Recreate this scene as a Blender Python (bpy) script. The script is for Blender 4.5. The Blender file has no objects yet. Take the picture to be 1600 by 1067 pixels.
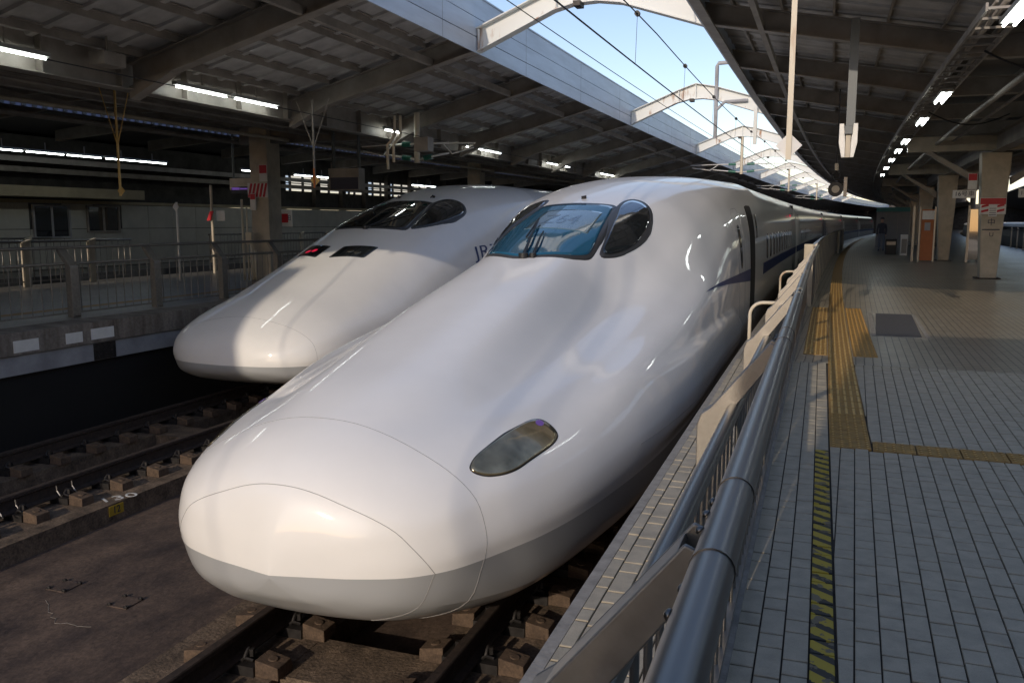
import bpy, bmesh, math, random
from math import radians as R_, sin, cos, pi, tan, atan2, sqrt
from mathutils import Vector, Matrix
from mathutils.bvhtree import BVHTree
random.seed(7)
sc = bpy.context.scene
COL = sc.collection
# ------------------------------------------------------------------ camera, sky, sun, exposure
EYE = 1.5
cam_d = bpy.data.cameras.new("camera"); cam = bpy.data.objects.new("camera", cam_d); COL.objects.link(cam)
cam_d.sensor_width = 36.0; cam_d.lens = 1350 / 1600 * 36.0
cam_d.clip_start = 0.05; cam_d.clip_end = 6000
cam.location = (0, 0, EYE)
PITCH = atan2(1067 / 2 - 348, 1350); YAW = math.atan((1284 - 800) / 1350 * cos(PITCH))
cam.rotation_euler = (pi / 2 - PITCH, 0, YAW)
sc.camera = cam
SUN_EL = R_(19.0); SUN_AZ = R_(5.0)            # light travels towards +y, a little to +x
w = bpy.data.worlds.new("World"); sc.world = w; w.use_nodes = True
nt = w.node_tree; nt.nodes.clear()
sky = nt.nodes.new("ShaderNodeTexSky"); sky.sky_type = 'NISHITA'; sky.sun_disc = False
sky.sun_elevation = SUN_EL; sky.sun_rotation = pi + SUN_AZ
sky.air_density = 1.0; sky.dust_density = 0.5; sky.ozone_density = 1.5
bg = nt.nodes.new("ShaderNodeBackground"); bg.inputs[1].default_value = 0.124
wo = nt.nodes.new("ShaderNodeOutputWorld")
tint = nt.nodes.new("ShaderNodeMix"); tint.data_type = 'RGBA'; tint.blend_type = 'MULTIPLY'; tint.inputs[0].default_value = 1.0; tint.inputs[7].default_value = (1.02, 0.925, 0.955, 1)
nt.links.new(sky.outputs[0], tint.inputs[6]); nt.links.new(tint.outputs[2], bg.inputs[0]); nt.links.new(bg.outputs[0], wo.inputs[0])
sl = bpy.data.lights.new("sun", 'SUN'); sl.energy = 1.5; sl.angle = R_(0.55); sl.color = (1.0, 0.86, 0.70)
so = bpy.data.objects.new("sun", sl); COL.objects.link(so)
sdir = Vector((sin(SUN_AZ) * cos(SUN_EL), cos(SUN_AZ) * cos(SUN_EL), -sin(SUN_EL)))
so.rotation_euler = sdir.to_track_quat('-Z', 'Y').to_euler(); so.location = (0, -20, 20)
vs = sc.view_settings
vs.view_transform = 'Standard'; vs.look = 'None'; vs.gamma = 1; vs.exposure = 0.53; vs.use_curve_mapping = False
sc.cycles.max_bounces = 8; sc.cycles.caustics_reflective = False; sc.cycles.caustics_refractive = False
sc.cycles.use_denoising = True

# ------------------------------------------------------------------ track curve
RC = 1000.0; S0 = 5.0; RAIL = -1.22
def W(x, s, z=0.0):
    if s <= S0: return Vector((x, s, z))
    t = (s - S0) / RC
    return Vector((RC - (RC - x) * cos(t), S0 + (RC - x) * sin(t), z))
def TH(s): return 0.0 if s <= S0 else -(s - S0) / RC

# ------------------------------------------------------------------ materials
MATS = {}
def mat(name, col, rough=0.6, metal=0.0, coat=0.0, noise=0.0, nscale=6.0, bump=0.0, bscale=40.0, emit=None, estr=0.0, col2=None, stretch=None, rnoise=0.0, coatr=0.05, spec=0.5, speck=0.0, sscale=70.0):
    m = bpy.data.materials.new(name); m.use_nodes = True; n = m.node_tree; b = n.nodes["Principled BSDF"]
    b.inputs["Base Color"].default_value = (*col, 1); b.inputs["Roughness"].default_value = rough
    b.inputs["Metallic"].default_value = metal; b.inputs["Coat Weight"].default_value = coat
    b.inputs["Coat Roughness"].default_value = coatr; b.inputs["Specular IOR Level"].default_value = spec
    geo = n.nodes.new("ShaderNodeNewGeometry"); mp = n.nodes.new("ShaderNodeMapping")
    n.links.new(geo.outputs["Position"], mp.inputs[0])
    if stretch: mp.inputs["Scale"].default_value = stretch
    if noise or col2:
        t = n.nodes.new("ShaderNodeTexNoise"); t.inputs["Scale"].default_value = nscale; t.inputs["Detail"].default_value = 8; t.inputs["Roughness"].default_value = 0.62
        n.links.new(mp.outputs[0], t.inputs["Vector"])
        r = n.nodes.new("ShaderNodeValToRGB"); r.color_ramp.elements[0].position = 0.32; r.color_ramp.elements[1].position = 0.68
        c2 = col2 if col2 else tuple(c * (1 - noise) for c in col)
        c1 = tuple(min(1, c * (1 + noise * 0.5)) for c in col) if not col2 else col
        r.color_ramp.elements[0].color = (*c2, 1); r.color_ramp.elements[1].color = (*c1, 1)
        n.links.new(t.outputs["Fac"], r.inputs[0]); n.links.new(r.outputs[0], b.inputs["Base Color"])
        if rnoise:
            q = n.nodes.new("ShaderNodeMapRange"); q.inputs[3].default_value = max(0, rough - rnoise); q.inputs[4].default_value = min(1, rough + rnoise)
            n.links.new(t.outputs["Fac"], q.inputs[0]); n.links.new(q.outputs[0], b.inputs["Roughness"])
    if speck:       # fine grit over the broad stains
        t4 = n.nodes.new("ShaderNodeTexNoise"); t4.inputs["Scale"].default_value = sscale; t4.inputs["Detail"].default_value = 6; t4.inputs["Roughness"].default_value = 0.7
        n.links.new(geo.outputs["Position"], t4.inputs["Vector"])
        q4 = n.nodes.new("ShaderNodeMapRange"); q4.inputs[1].default_value = 0.3; q4.inputs[2].default_value = 0.72; q4.inputs[3].default_value = 1 - speck; q4.inputs[4].default_value = 1 + speck * .6
        n.links.new(t4.outputs["Fac"], q4.inputs[0]); v4 = n.nodes.new("ShaderNodeVectorMath"); v4.operation = 'SCALE'
        n.links.new(b.inputs["Base Color"].links[0].from_socket, v4.inputs[0]); n.links.new(q4.outputs[0], v4.inputs["Scale"]); n.links.new(v4.outputs[0], b.inputs["Base Color"])
    if bump:
        t2 = n.nodes.new("ShaderNodeTexNoise"); t2.inputs["Scale"].default_value = bscale; t2.inputs["Detail"].default_value = 5
        n.links.new(mp.outputs[0], t2.inputs["Vector"])
        bp = n.nodes.new("ShaderNodeBump"); bp.inputs["Strength"].default_value = bump; bp.inputs["Distance"].default_value = 0.01
        n.links.new(t2.outputs["Fac"], bp.inputs["Height"]); n.links.new(bp.outputs[0], b.inputs["Normal"])
    if emit: b.inputs["Emission Color"].default_value = (*emit, 1); b.inputs["Emission Strength"].default_value = estr
    MATS[name] = m; return m
def nodes(m): return m.node_tree, m.node_tree.nodes["Principled BSDF"]

M_white = mat("train_white_paint", (0.88, 0.865, 0.825), 0.42, coat=0.6, coatr=0.05, bump=0.018, bscale=2.2, spec=0.35, noise=0.035, nscale=1.6)
M_grey = mat("train_underside_grey", (0.42, 0.43, 0.43), 0.35, coat=0.5, coatr=0.08)  # grey lower shell below the white nose
M_blue = mat("stripe_blue_paint", (0.008, 0.03, 0.15), 0.5, coat=0.1)
M_glass = mat("tinted_glass", (0.012, 0.016, 0.018), 0.04, coat=1.0, coatr=0.0, spec=0.8)
M_glassb = mat("windscreen_glass", (0.02, 0.11, 0.19), 0.03, coat=0.1, coatr=0.0, spec=0.35)  # blue of the reflected sky is put into the base colour
M_rubber = mat("black_rubber", (0.018, 0.018, 0.019), 0.5)
M_gasket = mat("grey_gasket", (0.05, 0.05, 0.052), 0.4)
M_seam = mat("panel_seam_dark", (0.30, 0.29, 0.28), 0.6)
M_hlback = mat("lamp_reflector", (0.42, 0.40, 0.32), 0.22, metal=0.9, noise=0.5, nscale=9)
M_hllens = mat("lamp_lens", (0.5, 0.5, 0.45), 0.05)
M_hllens.node_tree.nodes["Principled BSDF"].inputs["Transmission Weight"].default_value = 1.0
M_red = mat("red_lamp", (0.35, 0.01, 0.02), 0.3, emit=(1, 0.02, 0.08), estr=.35)
M_steel = mat("brushed_steel", (0.30, 0.28, 0.25), 0.42, metal=0.85, noise=0.10, nscale=30, rnoise=0.08, bump=0.03, bscale=120)
M_tube = mat("satin_steel_tube", (0.20, 0.19, 0.175), 0.34, metal=1.0, noise=0.04, nscale=5, rnoise=0.02)
M_rail = mat("rail_steel", (0.35, 0.32, 0.29), 0.32, metal=1.0, noise=0.3, nscale=8)
M_railw = mat("rusty_rail_web", (0.045, 0.030, 0.022), 0.8, noise=0.5, nscale=20, bump=0.3)
M_tile = mat("paving_tile", (0.46, 0.395, 0.285), 0.58, noise=0.22, nscale=9, bump=0.25, bscale=160, speck=0.18, sscale=240, rnoise=0.12)
M_joint = mat("mortar_joint", (0.055, 0.048, 0.04), 0.9, noise=0.4, nscale=25)
M_tacttop = mat("tactile_lit_top", (0.66, 0.42, 0.13), 0.5, noise=0.3, nscale=30)  # paler tops so the relief reads; light on them is in the colour
M_tact = mat("tactile_yellow", (0.36, 0.20, 0.045), 0.55, noise=0.35, nscale=14, bump=0.2, bscale=90)
M_kerb = mat("platform_kerb", (0.33, 0.30, 0.255), 0.7, noise=0.3, nscale=14, bump=0.3, bscale=60)
M_floor = mat("brown_concrete", (0.165, 0.112, 0.080), 0.78, col2=(0.048, 0.034, 0.030), nscale=2.4, bump=0.6, bscale=30, speck=0.45, sscale=26, stretch=(1.0, 0.6, 1), rnoise=0.15)
M_slab = mat("track_slab_concrete", (0.19, 0.135, 0.09), 0.85, noise=0.6, nscale=5, bump=0.7, bscale=45, speck=0.5, sscale=40)
M_block = mat("fastener_block_concrete", (0.125, 0.082, 0.052), 0.85, noise=0.4, nscale=16, bump=0.4, bscale=60, speck=0.4, sscale=60)
M_clip = mat("rail_clip_iron", (0.05, 0.045, 0.042), 0.55, metal=0.6, noise=0.4, nscale=20)
M_beam = mat("beam_paint", (0.29, 0.26, 0.225), 0.55, noise=0.3, nscale=2.5, bump=0.08, bscale=10)
M_sheet = mat("roof_sheet", (0.46, 0.45, 0.44), 0.6, noise=0.25, nscale=3)
M_fascia = mat("fascia_metal", (0.56, 0.61, 0.68), 0.42, metal=0.1, noise=0.18, nscale=2.2, stretch=(1, .25, 2))
M_colp = mat("column_paint", (0.50, 0.44, 0.34), 0.5, noise=0.22, nscale=3, bump=0.06, bscale=12)
M_conc = mat("stained_concrete", (0.30, 0.265, 0.225), 0.85, col2=(0.11, 0.085, 0.065), nscale=1.7, bump=0.5, bscale=25, stretch=(1, 2.6, .35), speck=0.35, sscale=18)
M_pale = mat("pale_girder_paint", (0.36, 0.36, 0.37), 0.7, noise=0.3, nscale=2)
M_dark = mat("dark_concrete", (0.07, 0.066, 0.06), 0.9, noise=0.4, nscale=2)  # dark concrete with random darker mottling
M_wall = mat("cream_wall_panel", (0.48, 0.46, 0.39), 0.6, noise=0.12, nscale=2)
M_gold = mat("sunlit_marker_gold", (0.72, 0.48, 0.17), 0.45, noise=0.15, nscale=20)  # sunlight on the hanging markers is put into the colour
M_band = mat("beige_awning", (0.34, 0.28, 0.17), 0.6, noise=0.15, nscale=3)
M_signw = mat("sign_white", (0.72, 0.71, 0.68), 0.5, noise=0.08, nscale=8)
M_signr = mat("sign_red", (0.50, 0.02, 0.03), 0.5)
M_signdk = mat("sign_dark_ink", (0.03, 0.035, 0.06), 0.5)
M_lamp = mat("fluorescent_tube", (0.9, 0.9, 0.9), 0.4, emit=(0.93, 1.0, 0.97), estr=14.0)
M_lamph = mat("lamp_housing", (0.30, 0.30, 0.28), 0.5)
M_cable = mat("black_cable", (0.015, 0.015, 0.017), 0.5)
M_insul = mat("green_insulator", (0.02, 0.16, 0.11), 0.35, coat=0.4)
M_orange = mat("orange_board", (0.42, 0.12, 0.03), 0.5, noise=0.1)
M_white2 = mat("white_enamel", (0.75, 0.74, 0.70), 0.45, noise=0.08, nscale=10)
M_creampole = mat("cream_pole_paint", (0.62, 0.55, 0.42), 0.45, noise=0.15, nscale=6)
M_darkpole = mat("slate_pole_paint", (0.10, 0.115, 0.12), 0.45)
M_hatch = mat("hatch_plate", (0.075, 0.07, 0.072), 0.65, noise=0.2, nscale=20, bump=0.15, bscale=80)
M_screen = mat("display_screen", (0.01, 0.01, 0.02), 0.3, emit=(0.25, 0.12, 0.55), estr=0.25)
M_green = mat("green_print", (0.03, 0.5, 0.28), 0.5)
M_pyel = mat("yellow_plate", (0.5, 0.33, 0.03), 0.6, noise=0.2)
M_teal = mat("teal_stripe", (0.03, 0.20, 0.20), 0.5)
M_kiosk = mat("kiosk_panel", (0.20, 0.205, 0.205), 0.5, noise=0.08)
M_void = mat("unlit_void", (0.012, 0.011, 0.010), 0.9)  # near-black; shade under platforms and inside the doorway put into the colour
M_fence2 = mat("weathered_steel", (0.26, 0.235, 0.20), 0.5, metal=0.5, noise=0.2, nscale=20)
M_roofdk = mat("roof_backing", (0.12, 0.115, 0.11), 0.8)

# rusty white arch paint
M_arch = mat("arch_paint", (0.70, 0.72, 0.70), 0.5)
def rust(m, amount=0.60, col=(0.30, 0.14, 0.06)):
    n, b = nodes(m); base = b.inputs["Base Color"].default_value[:]
    geo = n.nodes.new("ShaderNodeNewGeometry"); mp = n.nodes.new("ShaderNodeMapping"); mp.inputs["Scale"].default_value = (3, 3, .8)
    t = n.nodes.new("ShaderNodeTexNoise"); t.inputs["Scale"].default_value = 1.6; t.inputs["Detail"].default_value = 9
    r = n.nodes.new("ShaderNodeValToRGB"); r.color_ramp.elements[0].position = amount; r.color_ramp.elements[1].position = amount + .12
    r.color_ramp.elements[0].color = base; r.color_ramp.elements[1].color = (*col, 1)
    n.links.new(geo.outputs["Position"], mp.inputs[0]); n.links.new(mp.outputs[0], t.inputs["Vector"]); n.links.new(t.outputs["Fac"], r.inputs[0]); n.links.new(r.outputs[0], b.inputs["Base Color"])
rust(M_arch); rust(M_creampole, 0.66, (0.35, 0.17, 0.07))

# far paving: tile pattern beyond where tiles are built one by one
def brick_mat(name, rotz, col, mort, w_=0.088, l_=0.163):
    m = mat(name, col, 0.42, bump=0)
    n, b = nodes(m)
    geo = n.nodes.new("ShaderNodeNewGeometry"); mp = n.nodes.new("ShaderNodeMapping"); mp.inputs["Rotation"].default_value = (0, 0, rotz + pi / 2)
    n.links.new(geo.outputs["Position"], mp.inputs[0])
    br = n.nodes.new("ShaderNodeTexBrick"); br.inputs["Scale"].default_value = 1.0
    br.inputs["Brick Width"].default_value = l_; br.inputs["Row Height"].default_value = w_; br.inputs["Mortar Size"].default_value = 0.007
    br.inputs["Mortar Smooth"].default_value = 0.3
    br.inputs["Color1"].default_value = (*col, 1); br.inputs["Color2"].default_value = (*[c * .82 for c in col], 1); br.inputs["Mortar"].default_value = (*mort, 1)
    n.links.new(mp.outputs[0], br.inputs["Vector"])
    t = n.nodes.new("ShaderNodeTexNoise"); t.inputs["Scale"].default_value = 0.8; t.inputs["Detail"].default_value = 6
    n.links.new(geo.outputs["Position"], t.inputs["Vector"])
    mx = n.nodes.new("ShaderNodeMix"); mx.data_type = 'RGBA'; mx.blend_type = 'MULTIPLY'; mx.inputs[0].default_value = 0.35
    n.links.new(br.outputs["Color"], mx.inputs[6]); n.links.new(t.outputs["Fac"], mx.inputs[7]); n.links.new(mx.outputs[2], b.inputs["Base Color"])
    q = n.nodes.new("ShaderNodeMapRange"); q.inputs[3].default_value = 0.20; q.inputs[4].default_value = 0.48
    n.links.new(t.outputs["Fac"], q.inputs[0]); n.links.new(q.outputs[0], b.inputs["Roughness"])
    bp = n.nodes.new("ShaderNodeBump"); bp.inputs["Strength"].default_value = 0.35; bp.inputs["Distance"].default_value = 0.004; bp.invert = True
    n.links.new(br.outputs["Fac"], bp.inputs["Height"]); n.links.new(bp.outputs[0], b.inputs["Normal"])
    return m
M_pave = brick_mat("tile_paving_far", 0.033, (0.43, 0.365, 0.265), (0.085, 0.07, 0.055))
M_paveL = brick_mat("tile_paving_left", 0.0, (0.28, 0.25, 0.21), (0.10, 0.09, 0.08))

# yellow/black warning tape worn into the tiles
M_haz = mat("hazard_tape", (0.48, 0.36, 0.02), 0.5)
def haz():
    n, b = nodes(M_haz)
    geo = n.nodes.new("ShaderNodeNewGeometry"); sp = n.nodes.new("ShaderNodeSeparateXYZ"); n.links.new(geo.outputs["Position"], sp.inputs[0])
    def mth(op, a, c=None, v=None):
        x = n.nodes.new("ShaderNodeMath"); x.operation = op
        if isinstance(a, float): x.inputs[0].default_value = a
        else: n.links.new(a, x.inputs[0])
        if c is not None: n.links.new(c, x.inputs[1])
        if v is not None: x.inputs[1].default_value = v
        return x.outputs[0]
    d = mth('ADD', sp.outputs[1], mth('MULTIPLY', sp.outputs[0], v=0.75))
    f = mth('FRACT', mth('MULTIPLY', d, v=1 / 0.118))
    t = n.nodes.new("ShaderNodeTexNoise"); t.inputs["Scale"].default_value = 55; t.inputs["Detail"].default_value = 4
    n.links.new(geo.outputs["Position"], t.inputs["Vector"])
    f2 = mth('ADD', f, mth('MULTIPLY', mth('SUBTRACT', t.outputs["Fac"], v=0.5), v=0.30))
    blk = mth('LESS_THAN', f2, v=0.42)
    t3 = n.nodes.new("ShaderNodeTexNoise"); t3.inputs["Scale"].default_value = 13; t3.inputs["Detail"].default_value = 7; n.links.new(geo.outputs["Position"], t3.inputs["Vector"])
    wear = mth('GREATER_THAN', t3.outputs["Fac"], v=0.585)
    m1 = n.nodes.new("ShaderNodeMix"); m1.data_type = 'RGBA'; n.links.new(blk, m1.inputs[0]); m1.inputs[6].default_value = (0.46, 0.33, 0.025, 1); m1.inputs[7].default_value = (0.025, 0.024, 0.02, 1)
    m2 = n.nodes.new("ShaderNodeMix"); m2.data_type = 'RGBA'; n.links.new(wear, m2.inputs[0]); n.links.new(m1.outputs[2], m2.inputs[6]); m2.inputs[7].default_value = (0.17, 0.14, 0.09, 1)
    n.links.new(m2.outputs[2], b.inputs["Base Color"])
haz()

# ------------------------------------------------------------------ object helpers
ORG = {}
def tag(o, label=None, cat=None, group=None, kind=None):
    if label: o["label"] = label
    if cat: o["category"] = cat
    if group: o["group"] = group
    if kind: o["kind"] = kind
    return o
def thing(name, loc, label, cat, group=None):
    o = bpy.data.objects.new(name, None); COL.objects.link(o); o.location = loc; o.empty_display_size = 0.2
    ORG[o.name] = Vector(loc); return tag(o, label, cat, group)
class MB:
    def __init__(s): s.v = []; s.f = []; s.m = []
    def add(s, vs_, fs, mi=0):
        k = len(s.v); s.v += [Vector(p) for p in vs_]; s.f += [[i + k for i in f] for f in fs]; s.m += [mi] * len(fs); return s
    def box(s, x0, x1, y0, y1, z0, z1, mi=0):
        return s.add([(x0, y0, z0), (x1, y0, z0), (x1, y1, z0), (x0, y1, z0), (x0, y0, z1), (x1, y0, z1), (x1, y1, z1), (x0, y1, z1)],
                     [(0, 3, 2, 1), (4, 5, 6, 7), (0, 1, 5, 4), (1, 2, 6, 5), (2, 3, 7, 6), (3, 0, 4, 7)], mi)
    def hexa(s, c, mi=0):   # 8 corners, same order as box
        return s.add(c, [(0, 3, 2, 1), (4, 5, 6, 7), (0, 1, 5, 4), (1, 2, 6, 5), (2, 3, 7, 6), (3, 0, 4, 7)], mi)
    def prism(s, poly, y0, y1, mi=0, axis='y'):   # polygon given in (x,z), pushed along y
        n = len(poly)
        if axis == 'y': P = [(p[0], y0, p[1]) for p in poly] + [(p[0], y1, p[1]) for p in poly]
        elif axis == 'x': P = [(y0, p[0], p[1]) for p in poly] + [(y1, p[0], p[1]) for p in poly]
        else: P = [(p[0], p[1], y0) for p in poly] + [(p[0], p[1], y1) for p in poly]
        return s.add(P, [list(range(n))[::-1], [i + n for i in range(n)]] + [(i, (i + 1) % n, (i + 1) % n + n, i + n) for i in range(n)], mi)
    def tube(s, pts, r, n=10, cap=True, mi=0, closed=False):
        pts = [Vector(p) for p in pts]; rr = r if isinstance(r, (list, tuple)) else [r] * len(pts); k = len(s.v); up = None
        for i, p in enumerate(pts):
            if closed: t = (pts[(i + 1) % len(pts)] - pts[i - 1]).normalized()
            else: t = (pts[min(i + 1, len(pts) - 1)] - pts[max(i - 1, 0)]).normalized()
            if up is None: up = Vector((0, 0, 1)) if abs(t.z) < 0.9 else Vector((1, 0, 0))
            a = t.cross(up).normalized(); b = a.cross(t).normalized(); up = b
            for j in range(n): s.v.append(p + (a * cos(2 * pi * j / n) + b * sin(2 * pi * j / n)) * rr[i])
        m = len(pts)
        for i in range(m if closed else m - 1):
            for j in range(n):
                i2 = (i + 1) % m
                s.f.append([k + i * n + j, k + i * n + (j + 1) % n, k + i2 * n + (j + 1) % n, k + i2 * n + j]); s.m.append(mi)
        if cap and not closed:
            s.f.append([k + j for j in range(n)][::-1]); s.m.append(mi); s.f.append([k + (m - 1) * n + j for j in range(n)]); s.m.append(mi)
        return s
    def disc(s, c, axis, r, h, n=16, mi=0):
        a = Vector(axis).normalized(); return s.tube([Vector(c) - a * h / 2, Vector(c) + a * h / 2], r, n, mi=mi)
    def dome(s, c, axis, r, n=10, mi=0):
        a = Vector(axis).normalized(); c = Vector(c)
        return s.tube([c, c + a * r * .45, c + a * r * .75, c + a * r * .9], [r, r * .85, r * .5, r * .05], n, mi=mi)
    def curve(s, step=None):  # map (x,s,z) onto the curved line
        s.v = [W(p.x, p.y, p.z) for p in s.v]; return s
    def build(s, name, mats, parent=None, local=False, smooth=False, kind=None, angle=None, bevel=0.0, label=None):
        me = bpy.data.meshes.new(name)
        o0 = Vector((0, 0, 0)) if (local or parent is None) else ORG.get(parent.name, Vector((0, 0, 0)))
        me.from_pydata([tuple(p - o0) for p in s.v], [], s.f)
        if not isinstance(mats, (list, tuple)): mats = [mats]
        for m in mats: me.materials.append(m)
        if len(mats) > 1:
            for p, mi in zip(me.polygons, s.m): p.material_index = mi
        if smooth:
            for p in me.polygons: p.use_smooth = True
        me.update()
        if smooth and angle is not None: me.set_sharp_from_angle(angle=R_(angle))
        o = bpy.data.objects.new(name, me); COL.objects.link(o)
        if parent is not None: o.parent = parent; ORG[o.name] = o0
        else: ORG[o.name] = Vector((0, 0, 0))
        if bevel:
            md = o.modifiers.new("bevel", 'BEVEL'); md.width = bevel; md.segments = 2; md.limit_method = 'ANGLE'
        if kind: o["kind"] = kind
        if label: o["label"] = label
        return o
def copy_tree(o, parent=None):
    c = o.copy(); COL.objects.link(c)
    if parent is not None: c.parent = parent
    for ch in list(o.children): copy_tree(ch, c)
    return c
def inst(o, parent=None, loc=None, rz=None):
    c = o.copy(); COL.objects.link(c)
    if parent is not None: c.parent = parent
    if loc is not None: c.location = loc
    if rz is not None: c.rotation_euler = (0, 0, rz)
    return c
def text(name, body, size, m, parent, loc, rot, extrude=0.001, label=None, sx=1.0, align='CENTER'):
    cu = bpy.data.curves.new(name, 'FONT'); cu.body = body; cu.size = size; cu.extrude = extrude; cu.align_x = align; cu.align_y = 'CENTER'
    tmp = bpy.data.objects.new(name + "_tmp", cu); COL.objects.link(tmp)
    dg = bpy.context.evaluated_depsgraph_get(); me = bpy.data.meshes.new_from_object(tmp.evaluated_get(dg)); bpy.data.objects.remove(tmp)
    me.materials.clear(); me.materials.append(m)
    o = bpy.data.objects.new(name, me); COL.objects.link(o); o.scale = (sx, 1, 1)
    o0 = ORG.get(parent.name, Vector((0, 0, 0))) if parent else Vector((0, 0, 0))
    if parent: o.parent = parent
    o.location = Vector(loc) - o0; o.rotation_euler = rot
    if label: o["label"] = label
    return o
def ys(a, b, st):
    n = max(1, int(round((b - a) / st))); return [a + (b - a) * i / n for i in range(n + 1)]
def sweep(mb, poly, ya, yb, st=3.0, mi=0, closed=True):     # (x,z) outline swept along the curved line
    yy = ys(ya, yb, st); n = len(poly); k = len(mb.v)
    for y in yy:
        for p in poly: mb.v.append(W(p[0], y, p[1]))
    for i in range(len(yy) - 1):
        for j in range(n if closed else n - 1):
            mb.f.append([k + i * n + j, k + i * n + (j + 1) % n, k + (i + 1) * n + (j + 1) % n, k + (i + 1) * n + j][::-1]); mb.m.append(mi)
    if closed:
        mb.f.append([k + j for j in range(n)]); mb.m.append(mi); e = k + (len(yy) - 1) * n
        mb.f.append([e + j for j in range(n)][::-1]); mb.m.append(mi)
    return mb
def rect(x0, x1, z0, z1): return [(x0, z0), (x0, z1), (x1, z1), (x1, z0)]
def ibeam(x, z0, z1, fw, tw=0.015, tf=0.02):
    return [(x - fw, z0), (x - fw, z0 + tf), (x - tw, z0 + tf), (x - tw, z1 - tf), (x - fw, z1 - tf), (x - fw, z1), (x + fw, z1), (x + fw, z1 - tf), (x + tw, z1 - tf), (x + tw, z0 + tf), (x + fw, z0 + tf), (x + fw, z0)]

# ------------------------------------------------------------------ ground, track beds, platforms
def setting(mb, name, m, parent=None, **k): return tag(mb.build(name, m, parent, **k), kind="structure" if parent is None else None)
FLOOR = -1.67; SLAB = -1.47
g = MB(); g.add([(-900, -300, -1.9), (900, -300, -1.9), (900, 2500, -1.9), (-900, 2500, -1.9)], [(0, 1, 2, 3)]); setting(g, "ground", M_dark)
g = MB(); sweep(g, rect(-12.5, -.9, -1.88, FLOOR), -12, 260, 4); track_floor = setting(g, "trackbed_floor", M_floor)
# hairline cracks and a shallow joint in the walkway
for (x0, y0, x1, y1) in ((-6.05, 5.25, -5.65, 4.95), (-5.65, 4.95, -5.30, 4.98), (-5.2, 6.4, -4.7, 6.9)):
    g = MB(); pts = [(x0 + (x1 - x0) * i / 9 + random.uniform(-.02, .02), y0 + (y1 - y0) * i / 9 + random.uniform(-.02, .02), FLOOR + .002) for i in range(10)]; g.tube(pts, .0016, 4); g.build("hairline_crack", M_kerb, track_floor)
# bolted plates in the walkway between the tracks
for (px, py) in ((-6.13, 5.50), (-5.38, 5.42)):
    g = MB(); g.box(px - .10, px + .10, py - .10, py + .10, FLOOR, FLOOR + .010); g.build("anchor_plate", M_floor, track_floor)
    for a in (-.085, .085):
        for b in (-.085, .085):
            g = MB(); g.disc((px + a, py + b, FLOOR + .013), (0, 0, 1), .022, .014, 6); g.dome((px + a, py + b, FLOOR + .018), (0, 0, 1), .014, 8); g.build("anchor_bolt", M_clip, track_floor)

def track(xc, label, y0, y1, frm, to):
    t = thing("railway_track", (xc, y0, FLOOR), label, "railway track")
    for sx in (-1, 1):
        rx = xc + sx * .752
        g = MB(); sweep(g, rect(rx - (.60 if sx < 0 else .33), rx + (.33 if sx < 0 else .60), -1.86, SLAB), y0, y1, 4)
        g.build("concrete_slab", M_slab, t)
        pr = [(-.063, 0), (-.063, .012), (-.012, .03), (-.009, .125), (-.034, .142), (-.034, .172), (-.028, .18), (.028, .18), (.034, .172), (.034, .142), (.009, .125), (.012, .03), (.063, .012), (.063, 0)]
        g = MB(); sweep(g, [(rx + p[0], RAIL - .18 + p[1]) for p in pr], y0, y1, 3); 
        r = g.build("rail", [M_railw, M_rail], t)
        for p in r.data.polygons:
            if p.normal.z > .8 and p.center.z > RAIL - .02: p.material_index = 1
        pad = bx = clip = None; y = frm
        while y < to:
            th = TH(y)
            if pad is None:
                g = MB(); g.box(-.20, .20, -.10, .10, SLAB, SLAB + .07); pad = g.build("base_plate", M_clip, t, local=True)
                g = MB(); g.hexa([(.20, -.085, SLAB), (.38, -.085, SLAB), (.38, .085, SLAB), (.20, .085, SLAB), (.20, -.08, SLAB + .115), (.375, -.08, SLAB + .085), (.375, .08, SLAB + .085), (.20, .08, SLAB + .115)])
                g.disc((.29, 0, SLAB + .101), (.1, 0, 1), .035, .012, 10); bx = g.build("fastener_block", M_block, t, local=True, bevel=.006)
                g = MB(); pts = [(.10, -.05 + .1 * i / 8, SLAB + .10 + .045 * sin(pi * i / 8)) for i in range(9)]; g.tube(pts, .012, 6)
                g.tube([(.065, -.05, SLAB + .07), (.10, -.05, SLAB + .10), (.15, -.03, SLAB + .08)], .012, 6); g.disc((.12, 0, SLAB + .12), (0, 0, 1), .02, .05, 6)
                clip = g.build("rail_clip", M_clip, t, local=True)
                first = (pad, bx, clip)
                cps = first
            else: cps = tuple(inst(o, t) for o in first)
            for o in cps:
                o.location = W(rx, y, 0) - ORG[t.name]; o.rotation_euler = (0, 0, th)
            # the blocks on the inner side
            for o in (first[1], first[2]):
                c = inst(o, t); c.location = W(rx, y, 0) - ORG[t.name]; c.rotation_euler = (0, 0, th + pi)
            y += .56
        # bent wire hooks on the web of the rail
    for y in ys(y0 + 2.6, y1 - 1, 5.0):
        g = MB(); g.box(xc - .44, xc + .44, y, y + .55, -1.86, SLAB - .004); g.curve(); g.build("cross_beam", M_slab, t)
    return t
tr1 = track(-2.84, "near slab track whose rails run under the train beside the railing", -8, 120, -1.6, 13)
tr2 = track(-8.35, "far slab track with the white number 130 on its concrete edge", -8, 120, 1.8, 15)
for y in (6.05, 6.25, 6.75, 6.95):
    g = MB(); g.tube([(-7.535, y, RAIL - .045), (-7.53, y, RAIL - .10), (-7.49, y, RAIL - .15), (-7.45, y - .02, RAIL - .155)], .007, 5); g.build("rail_hook", M_steel, tr2)
text("slab_number", "130", .22, M_white2, tr2, (-7.09, 7.14, SLAB + .003), (0, 0, R_(62)), sx=1.25)
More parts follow.
